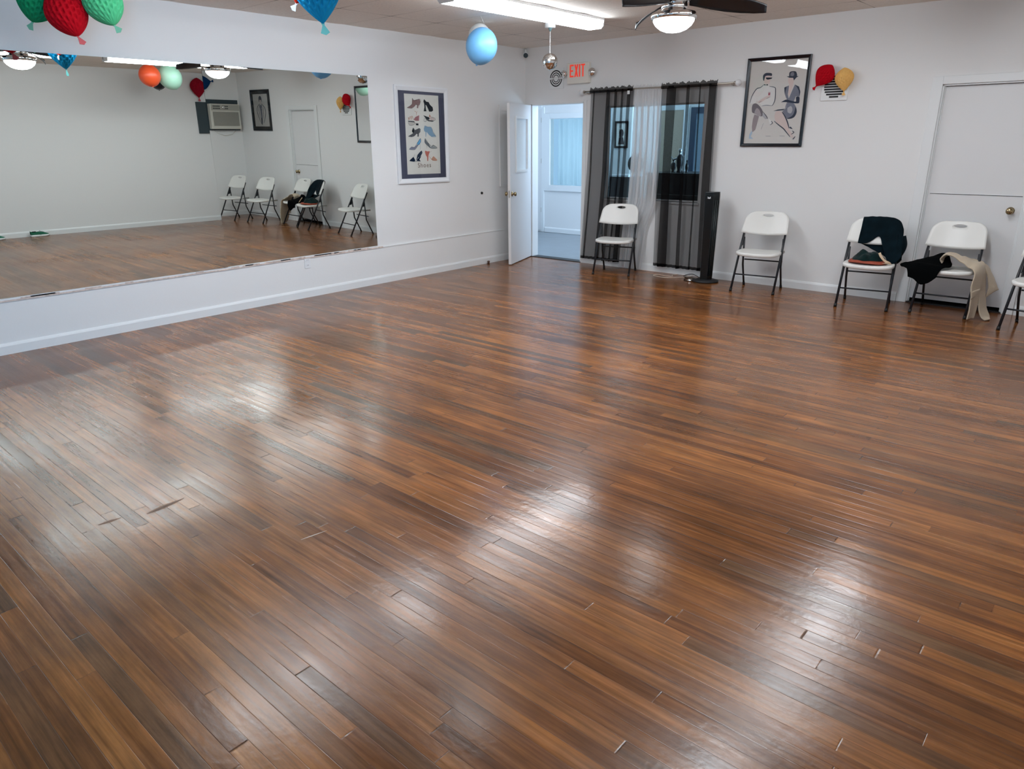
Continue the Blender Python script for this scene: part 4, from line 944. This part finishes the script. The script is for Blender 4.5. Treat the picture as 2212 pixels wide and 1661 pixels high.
# ------------------------------------------------------------------ sneakers by the right wall
def sneaker(label, x, y, rz):
    t2 = thing('sneaker', label, 'shoe', (x, y, 0), rz, 'green sneakers by the right wall')
    # x along the shoe, toe at +x
    L_ = [(-0.14, 0.030), (-0.12, 0.036), (-0.06, 0.036), (0.0, 0.038), (0.07, 0.046), (0.11, 0.040), (0.14, 0.018)]
    def ring(z, k=1.0, dx=0.0): return [(x_*1.0+dx, w*k, z+(0.012*max(0, (x_-0.08)/0.06) if z < 0.03 else 0)) for x_, w in L_]+[(x_*1.0+dx, -w*k, z+(0.012*max(0, (x_-0.08)/0.06) if z < 0.03 else 0)) for x_, w in L_[::-1]]
    MB().grid([ring(0.0, 0.92), ring(0.012, 1.03), ring(0.028, 1.02), ring(0.034, 0.96)], wrap=True).add(ring(0.0, 0.92), [list(range(14))]).add(ring(0.034, 0.96), [list(range(14))]).build('sole', M['shoe_w'], t2)
    tops = [0.098, 0.082, 0.076, 0.092, 0.066, 0.052, 0.038]
    P = []
    for i, (x_, w) in enumerate(L_):
        hgt = tops[i]; P.append([(x_, w*0.97*math.cos(a), 0.030+(hgt-0.030)*math.sin(a)**0.8) for a in [PI*j/10 for j in range(11)]])
    MB().grid(P).build('upper', M['shoe_g'], t2, sub=1)
    MB().lathe([(0, 0.0), (0.022, 0), (0.024, 0.006), (0.02, 0.01)], 16, T=TR(-0.085, 0, 0.078) @ Matrix.Diagonal((1.5, 1, 1, 1))).build('lining', M['shoe_b'], t2)
    lc = MB()
    for k in range(4): lc.tube([(0.0+k*0.02, 0.016, 0.090-k*0.006), (0.006+k*0.02, 0, 0.098-k*0.007), (0.0+k*0.02, -0.016, 0.090-k*0.006)], 0.0025, 5)
    lc.build('laces', M['shoe_b'], t2)
    return t2
sneaker('green sneaker with white sole on the floor by the right wall, whole in the mirror', W-0.085, -4.14, PI/2)
sneaker('green sneaker with white sole cut off by the left edge of the mirror view', W-0.085, -4.79, PI/2+0.1)

# ------------------------------------------------------------------ folding chairs
def outline_backrest():
    pts = []; wb, wt, zb, zt, r = 0.246, 0.222, 0.0, 0.235, 0.105
    K = 12
    for i in range(K+1):
        u = i/K; pts.append((-wb+2*wb*u, zb-0.022*(1-(2*u-1)**2)))       # bottom, bulging down
    for i in range(1, 6): pts.append((wb+(wt-wb)*i/5*0.6, zb+(zt-r)*i/5))
    for i in range(1, 11):
        a = PI/2*i/10; pts.append((wb+(wt-wb)*0.6-r*1.05+r*1.05*math.cos(a), zt-r+r*math.sin(a)))
    n = len(pts)
    xr = pts[-1][0]
    for i in range(1, 8): pts.append((xr-2*xr*i/8, zt+0.004*math.sin(PI*i/8)))
    for (x_, z_) in [p for p in pts[K+1:n]][::-1]: pts.append((-x_, z_))
    return pts
def make_chair(label):
    t2 = thing('folding_chair', label, 'chair', (0, 0, 0), 0, 'white folding chairs along the back wall')
    lean = Vector((0, 0.44, 0.84)).normalized()      # direction of main legs
    def main(z): return -0.235+0.515*z                # y of the main leg line at height z
    for s in (-1, 1):
        x0 = s*0.226
        lg_ = MB().tube([(x0, main(0.004), 0.004), (x0*0.985, main(0.45), 0.45), (x0*0.955, main(0.70), 0.70)], 0.0115, 10).build('leg', M['black_metal'], t2)
        MB().tube([(x0, main(0.0), 0.0), (x0, main(0.03), 0.03)], 0.0145, 10).build('foot_cap', M['rubber'], lg_)
        x1 = s*0.205
        lg_ = MB().tube([(x1, 0.205, 0.004), (x1, 0.205-0.27*0.44, 0.25), (x1*1.02, 0.062, 0.555)], 0.0105, 10).build('leg', M['black_metal'], t2)
        MB().tube([(x1, 0.205, 0.0), (x1, 0.19, 0.03)], 0.0135, 10).build('foot_cap', M['rubber'], lg_)
        br = MB(); br.prism([(main(0.60)-0.012, 0.60), (main(0.60)+0.012, 0.60), (main(0.47)+0.045, 0.47), (main(0.47)-0.010, 0.465)], 0, 0.004, T=TR(s*0.212, 0, 0) @ Matrix(((0, 1, 0, 0), (1, 0, 0, 0), (0, 0, 1, 0), (0, 0, 0, 1))))
        br.build('hinge_plate', M['black_metal'], t2)
        sb = MB().box(s*0.208-0.003, s*0.208+0.003, 0.03, 0.175, 0.392, 0.417)
        sb.build('seat_bracket', M['grey_metal'], t2)
    MB().tube([(-0.222, main(0.175), 0.175), (0.222, main(0.175), 0.175)], 0.0075, 8).build('crossbar', M['black_metal'], t2)
    MB().tube([(-0.205, 0.205-0.24*0.29, 0.30), (0.205, 0.205-0.24*0.29, 0.30)], 0.0075, 8).build('crossbar', M['black_metal'], t2)
    # seat
    K = 36; rings = []
    def se(a, hx_, hy_, p=4.5):
        c, s = math.cos(a), math.sin(a); return hx_*abs(c)**(2/p)*(1 if c > 0 else -1), hy_*abs(s)**(2/p)*(1 if s > 0 else -1)
    def sag(x_, y_): return -0.012*max(0, 1-(x_/0.22)**2)*(1 if y_ > -0.15 else 1)
    P = []
    for (k, z_) in ((0.0, 0.0), (0.3, 0.0), (0.6, 0.0), (0.85, 0.0), (0.96, 0.001), (1.0, -0.006), (1.0, -0.030), (0.97, -0.034), (0.93, -0.022), (0.6, -0.02), (0.0, -0.02)):
        row = []
        for j in range(K):
            x_, y_ = se(2*PI*j/K, 0.225*k, 0.195*k); wid = 1-0.10*max(0, y_/0.195)
            row.append((x_*wid, y_-0.055, 0.430+z_+0.006*(y_ < -0.1)*0+sag(x_, y_)*(1.0)))
        P.append(row)
    MB().grid(P, wrap=True).build('seat', M['plastic'], t2)
    # backrest with handle hole
    out = outline_backrest(); n = len(out); hc = (0.0, 0.193)
    hole = []
    for (x_, z_) in out:
        a = math.atan2(z_-hc[1], x_-hc[0]); hole.append((hc[0]+0.052*math.cos(a), hc[1]+0.0165*math.sin(a)))
    tilt = math.atan(0.515)
    def place(x_, z_, d):
        yc = -0.035*(1-(x_/0.24)**2)*0 + 0.045*(1-(abs(x_)/0.243)**2)      # curve hollow towards the sitter
        zz = 0.605+z_*0.93; return (x_, main(0.605)+z_*0.93*0.50-0.030+yc+d, zz)
    P = []; R_ = 8
    for side, d in ((0, -0.010), (1, 0.012)):
        rows = []
        for k in range(R_+1):
            f = k/R_; rows.append([place(h[0]+(o_[0]-h[0])*f, h[1]+(o_[1]-h[1])*f, d*(1.0 if k not in (R_,) else 0.55)) for h, o_ in zip(hole, out)])
        P.append(rows)
    grid = P[0]+P[1][::-1]+[P[0][0]]
    MB().grid(grid, wrap=True).build('backrest', M['plastic'], t2)
    return t2
chairs = [
    (1.785, -0.365, 18, 'white folding chair with black legs in front of the sheer curtains'),
    (3.605, -0.305, 8, 'empty white folding chair standing alone right of the tower fan'),
    (4.74, -0.39, 8.5, 'white folding chair with a dark jacket thrown over its backrest'),
    (5.40, -0.245, 1, 'white folding chair in front of the closed door with clothes on its seat'),
    (6.184, -0.534, -8, 'white folding chair cut off by the right edge of the photo'),
    (7.01, -0.66, -8, 'white folding chair nearest the right corner, seen only in the mirror'),
]
base = None; CH = []
for i, (x, y, a, lab) in enumerate(chairs):
    if i == 0: c = base = make_chair(lab)
    else: c = copy_tree(base)
    c.location = (x, y, 0); c.rotation_euler = (0, 0, math.radians(a)); c['label'] = lab; CH.append(c)

# ------------------------------------------------------------------ clothes
def cr(p0, p1, p2, p3, t): return 0.5*((2*p1)+(-p0+p2)*t+(2*p0-5*p1+4*p2-p3)*t*t+(-p0+3*p1-3*p2+p3)*t**3)
def cr_row(pts, k):
    P = [pts[0]]+list(pts)+[pts[-1]]; out = []
    for i in range(1, len(P)-2): out += [cr(P[i-1], P[i], P[i+1], P[i+2], j/k) for j in range(k)]
    return out+[pts[-1]]
def drape(mb, rows, k=8, wr=0.006, freq=9.0, seed=0.0, T=None):
    rows = [cr_row([Vector(p) for p in r], k) for r in rows]
    cols = [cr_row([r[j] for r in rows], k) for j in range(len(rows[0]))]
    P = [[None]*len(cols) for _ in range(len(cols[0]))]
    for j, c in enumerate(cols):
        for i, v in enumerate(c):
            n = noise.noise(Vector((v.x*freq+seed, v.y*freq, v.z*freq*0.6))); n2 = noise.noise(Vector((v.x*freq*2.3, v.y*freq*2.3+seed, v.z*freq)))
            P[i][j] = v+Vector((n*wr*0.6, -abs(n)*wr+n2*wr*0.4, n2*wr))
    mb.grid(P, 0, True, T); return mb
def heap(mb, cx, cy, rx, ry, z0, h, seed=0.0, rough=0.35, n=40, m=14, T=None):
    P = []
    for i in range(m+1):
        f = i/m; row = []
        for j in range(n):
            a = 2*PI*j/n; k = 1+rough*noise.noise(Vector((math.cos(a)*1.6+seed, math.sin(a)*1.6, f)))
            r = (1-f)**0.6 if f < 1 else 0; x = rx*k*r*math.cos(a); y = ry*k*r*math.sin(a)
            zz = z0+h*(f**0.75)*(1+0.5*noise.noise(Vector((x*14+seed, y*14, 0))))+0.010*noise.noise(Vector((x*40, y*40, seed)))*(f > 0)
            row.append((cx+x, cy+y, max(z0, zz)))
        P.append(row)
    mb.grid(P, 0, True, T, wrap=True); return mb
def on_chair(i):
    x, y, a, _ = chairs[i]; return (x, y, 0), math.radians(a)
def mainy(z): return -0.235+0.515*z
def by(x, z):        # front surface of backrest
    if z >= 0.60: return mainy(z)-0.030+0.045*(1-min(1, (abs(x)/0.243))**2)-0.018
    return mainy(z)-0.012
loc, rz = on_chair(2)
t_ = thing('jacket', 'dark navy green jacket hanging over the backrest of a folding chair', 'jacket', loc, rz)
colx = [(-0.135, -0.14, 0.595, 0.60), (-0.05, -0.055, 0.600, 0.56), (0.035, 0.035, 0.662, 0.52), (0.075, 0.085, 0.575, 0.50), (0.15, 0.15, 0.455, 0.46), (0.205, 0.225, 0.44, 0.42), (0.235, 0.268, 0.50, 0.46)]
rows = []
zt = 0.832
def tx(c, f): 
    x = c[0]+(c[1]-c[0])*f
    return x
topz = [0.826, 0.832, 0.834, 0.832, 0.824, 0.790, 0.735]
for side, f in (('b', 1.0), ('b', 0.5), ('b', 0.12), ('t', 0.0), ('f', 0.12), ('f', 0.4), ('f', 0.7), ('f', 1.0)):
    r = []
    for c, tz in zip(colx, topz):
        x = tx(c, f)
        if side == 't': r.append((x, by(x, tz)+0.018, tz+0.006))
        elif side == 'f': z = tz+(c[2]-tz)*f; r.append((x, by(x, z)-0.006-(0.03 if (x > 0.1 and z < 0.62) else 0.0)*min(1, (0.62-z)/0.1 if z < 0.62 else 0), z))
        else: z = tz+(c[3]-tz)*f; r.append((x, by(x, z)+0.044, z))
    rows.append(r)
drape(MB(), rows, 7, 0.006, 8.0, 2.0).build('cloth', M['navycloth'], t_, solid=0.008)
mb = MB(); drape(mb, [[(0.19, 0.075, 0.70), (0.24, 0.09, 0.68), (0.262, 0.13, 0.68)], [(0.20, 0.03, 0.60), (0.268, 0.05, 0.585), (0.285, 0.10, 0.60)], [(0.185, -0.015, 0.50), (0.235, 0.01, 0.49), (0.265, 0.06, 0.51)], [(0.165, -0.03, 0.425), (0.195, -0.02, 0.41), (0.215, 0.02, 0.43)]], 7, 0.006, 9, 5.0)
mb.build('sleeve', M['navycloth'], t_, solid=0.010)
SZ = 0.430
t_ = tag(heap(MB(), -0.02, -0.045, 0.155, 0.12, SZ+0.026, 0.085, 1.3, 0.3).build('folded_sweater', M['greencloth']), 'crumpled dark green sweater piled on the chair seat under the jacket', 'sweater')
t_.location = loc; t_.rotation_euler = (0, 0, rz)
t_ = thing('leather_bag', 'flat rust brown leather bag with a tan strap under the crumpled green sweater', 'bag', loc, rz)
mb = MB(); P = []
for (k, z_) in ((0.0, 0.026), (0.8, 0.026), (0.97, 0.020), (1.0, 0.012), (0.97, 0.004), (0.8, 0.0), (0.0, 0.0)):
    P.append([(0.175*k*abs(math.cos(2*PI*j/32))**0.6*(1 if math.cos(2*PI*j/32) > 0 else -1)-0.01, -0.075+0.125*k*abs(math.sin(2*PI*j/32))**0.6*(1 if math.sin(2*PI*j/32) > 0 else -1), SZ+z_+0.004*math.cos(2*PI*j/32*3)*k) for j in range(32)])
mb.grid(P, wrap=True).build('body', M['rust'], t_)
mb = MB(); drape(mb, [[(0.075, -0.155, 0.535), (0.095, -0.150, 0.545)], [(0.095, -0.175, 0.505), (0.117, -0.170, 0.510)], [(0.125, -0.185, 0.475), (0.147, -0.180, 0.480)], [(0.150, -0.195, 0.457), (0.19, -0.175, 0.460)], [(0.125, -0.205, 0.450), (0.205, -0.170, 0.440)]], 5, 0.001)
mb.build('strap', M['tanstrap'], t_, solid=0.004)

loc, rz = on_chair(3)
t_ = tag(drape(MB(), [
    [(-0.26, 0.05, 0.455), (-0.19, 0.055, 0.49), (-0.10, 0.055, 0.535), (-0.04, 0.045, 0.545)],
    [(-0.33, -0.05, 0.445), (-0.22, -0.05, 0.485), (-0.11, -0.05, 0.50), (0.01, -0.04, 0.475)],
    [(-0.39, -0.15, 0.430), (-0.25, -0.16, 0.470), (-0.12, -0.17, 0.465), (0.03, -0.14, 0.448)],
    [(-0.31, -0.255, 0.415), (-0.23, -0.262, 0.440), (-0.13, -0.264, 0.438), (-0.02, -0.245, 0.440)],
    [(-0.285, -0.270, 0.345), (-0.225, -0.285, 0.325), (-0.145, -0.292, 0.285), (-0.055, -0.275, 0.36)]], 8, 0.008, 10, 7.0).build('black_garment', M['blackcloth'], solid=0.010), 'black garment thrown over the front left corner of the chair before the closed door', 'clothing')
t_.location = loc; t_.rotation_euler = (0, 0, rz)
mb = MB()
drape(mb, [
    [(-0.05, -0.13, 0.475), (-0.05, -0.06, 0.475), (-0.04, 0.02, 0.465)],
    [(-0.065, -0.14, 0.52), (-0.06, -0.06, 0.53), (-0.05, 0.03, 0.50)],
    [(-0.01, -0.15, 0.555), (0.0, -0.06, 0.565), (0.0, 0.03, 0.53)],
    [(0.09, -0.17, 0.515), (0.10, -0.07, 0.535), (0.10, 0.04, 0.52)],
    [(0.175, -0.20, 0.470), (0.19, -0.09, 0.495), (0.20, 0.05, 0.50)],
    [(0.235, -0.235, 0.42), (0.255, -0.12, 0.46), (0.265, 0.02, 0.47)],
    [(0.235, -0.260, 0.30), (0.285, -0.13, 0.32), (0.30, 0.0, 0.33)],
    [(0.255, -0.265, 0.20), (0.29, -0.14, 0.22), (0.32, -0.02, 0.20)]], 7, 0.010, 9, 3.0)
drape(mb, [
    [(0.245, -0.262, 0.26), (0.27, -0.20, 0.27), (0.285, -0.14, 0.28)],
    [(0.255, -0.27, 0.10), (0.275, -0.21, 0.11), (0.295, -0.17, 0.12)],
    [(0.250, -0.275, 0.012), (0.270, -0.22, 0.014), (0.29, -0.19, 0.016)]], 7, 0.006, 9, 3.5)
drape(mb, [
    [(0.282, -0.15, 0.27), (0.298, -0.08, 0.27), (0.31, -0.02, 0.27)],
    [(0.31, -0.16, 0.11), (0.335, -0.09, 0.11), (0.35, -0.04, 0.11)],
    [(0.345, -0.18, 0.03), (0.375, -0.11, 0.025), (0.39, -0.06, 0.03)],
    [(0.38, -0.20, 0.010), (0.41, -0.15, 0.010), (0.40, -0.09, 0.010)]], 7, 0.006, 9, 4.5)
t_ = thing('beige_cardigan', 'long beige knit cardigan hanging off the right side of a folding chair to the floor', 'cardigan', loc, rz)
mb.build('body', M['beige'], t_, solid=0.010)
mb = MB()
drape(mb, [
    [(0.17, 0.00, 0.505), (0.20, 0.06, 0.50), (0.21, 0.11, 0.48)],
    [(0.255, -0.01, 0.47), (0.28, 0.05, 0.46), (0.285, 0.11, 0.44)],
    [(0.315, 0.0, 0.36), (0.345, 0.05, 0.35), (0.35, 0.11, 0.34)],
    [(0.34, 0.0, 0.26), (0.385, 0.04, 0.25), (0.395, 0.09, 0.26)],
    [(0.325, -0.01, 0.17), (0.37, 0.03, 0.22), (0.41, 0.08, 0.25)]], 7, 0.008, 10, 6.0)
mb.build('sleeve', M['beige'], t_, solid=0.012)


# ------------------------------------------------------------------ drapes on the front windows (behind the viewer)
for i, (a, b) in enumerate(FW):
    for j, (c0, c1) in enumerate(((a-0.1, a+0.18), (b-0.18, b+0.1))):
        o = MB().grid([[(W-0.07+p[1], p[0], p[2]) for p in r] for r in pleats(c0, c1, 0, 0.6, 2.5, 0.09, 0.022, seed=i*2+j)]).build('drape', M['drape'], solid=0.002)
        tag(o, 'white pleated drape on the right wall window behind the viewer', 'curtain', 'white drapes on the right wall window')

# ------------------------------------------------------------------ light
def area(name, loc, rot, sx, sy, power, rgb):
    l = bpy.data.lights.new(name, 'AREA'); l.shape = 'RECTANGLE'; l.size = sx; l.size_y = sy; l.energy = power; l.color = s2l(rgb)
    o = bpy.data.objects.new(name, l); COL.objects.link(o); o.location = loc; o.rotation_euler = rot; return o
for i, (a, b) in enumerate(FW):
    area('daylight_window_%d' % (i+3), (W+0.2, (a+b)/2, 1.7), (0, PI/2, 0), 1.4, b-a, 300, (166, 210, 255))
area('daylight_lobby_window', ((bwx0+bwx1)/2, LY+0.5, 1.4), (-PI/2, 0, 0), 1.1, 1.2, 7, (218, 231, 245))
# cool area lamp added to brighten the lobby; its right end is solid wall
area('lobby_fill', (4.5, 1.3, 1.35), (0, PI/2, 0), 2.0, 1.9, 200, (188, 219, 250))
w = bpy.data.worlds.new('sky'); scn.world = w; w.use_nodes = True
bg = w.node_tree.nodes['Background']; bg.inputs[0].default_value = (*s2l((176, 208, 245)), 1); bg.inputs[1].default_value = 1.2

# ------------------------------------------------------------------ camera
cam = bpy.data.cameras.new('camera'); co = bpy.data.objects.new('camera', cam); COL.objects.link(co)
yaw, pitch, roll = -0.720598, 0.331370, -0.010430
fwd = Vector((math.sin(yaw)*math.cos(pitch), math.cos(yaw)*math.cos(pitch), -math.sin(pitch)))
right = Vector((math.cos(yaw), -math.sin(yaw), 0)); up = right.cross(fwd)
r2 = right*math.cos(roll)+up*math.sin(roll); u2 = -right*math.sin(roll)+up*math.cos(roll)
mtx = Matrix.Identity(4)
for i in range(3): mtx[i][0] = r2[i]; mtx[i][1] = u2[i]; mtx[i][2] = -fwd[i]
mtx[0][3], mtx[1][3], mtx[2][3] = 6.67925, -7.9409, 1.58479
co.matrix_world = mtx
cam.sensor_fit = 'HORIZONTAL'; cam.sensor_width = 36.0; cam.lens = 36.0*1530.48/2212; cam.clip_start = 0.05
scn.camera = co

vs_ = scn.view_settings; scn.display_settings.display_device = 'sRGB'
vs_.view_transform = 'Standard'; vs_.look = 'None'; vs_.exposure = 0.0; vs_.gamma = 1.0; vs_.use_curve_mapping = False
cy = scn.cycles; cy.use_denoising = True; cy.max_bounces = 10; cy.diffuse_bounces = 5; cy.glossy_bounces = 6; cy.transparent_max_bounces = 24; cy.transmission_bounces = 6
cy.sample_clamp_indirect = 8.0; cy.blur_glossy = 0.5
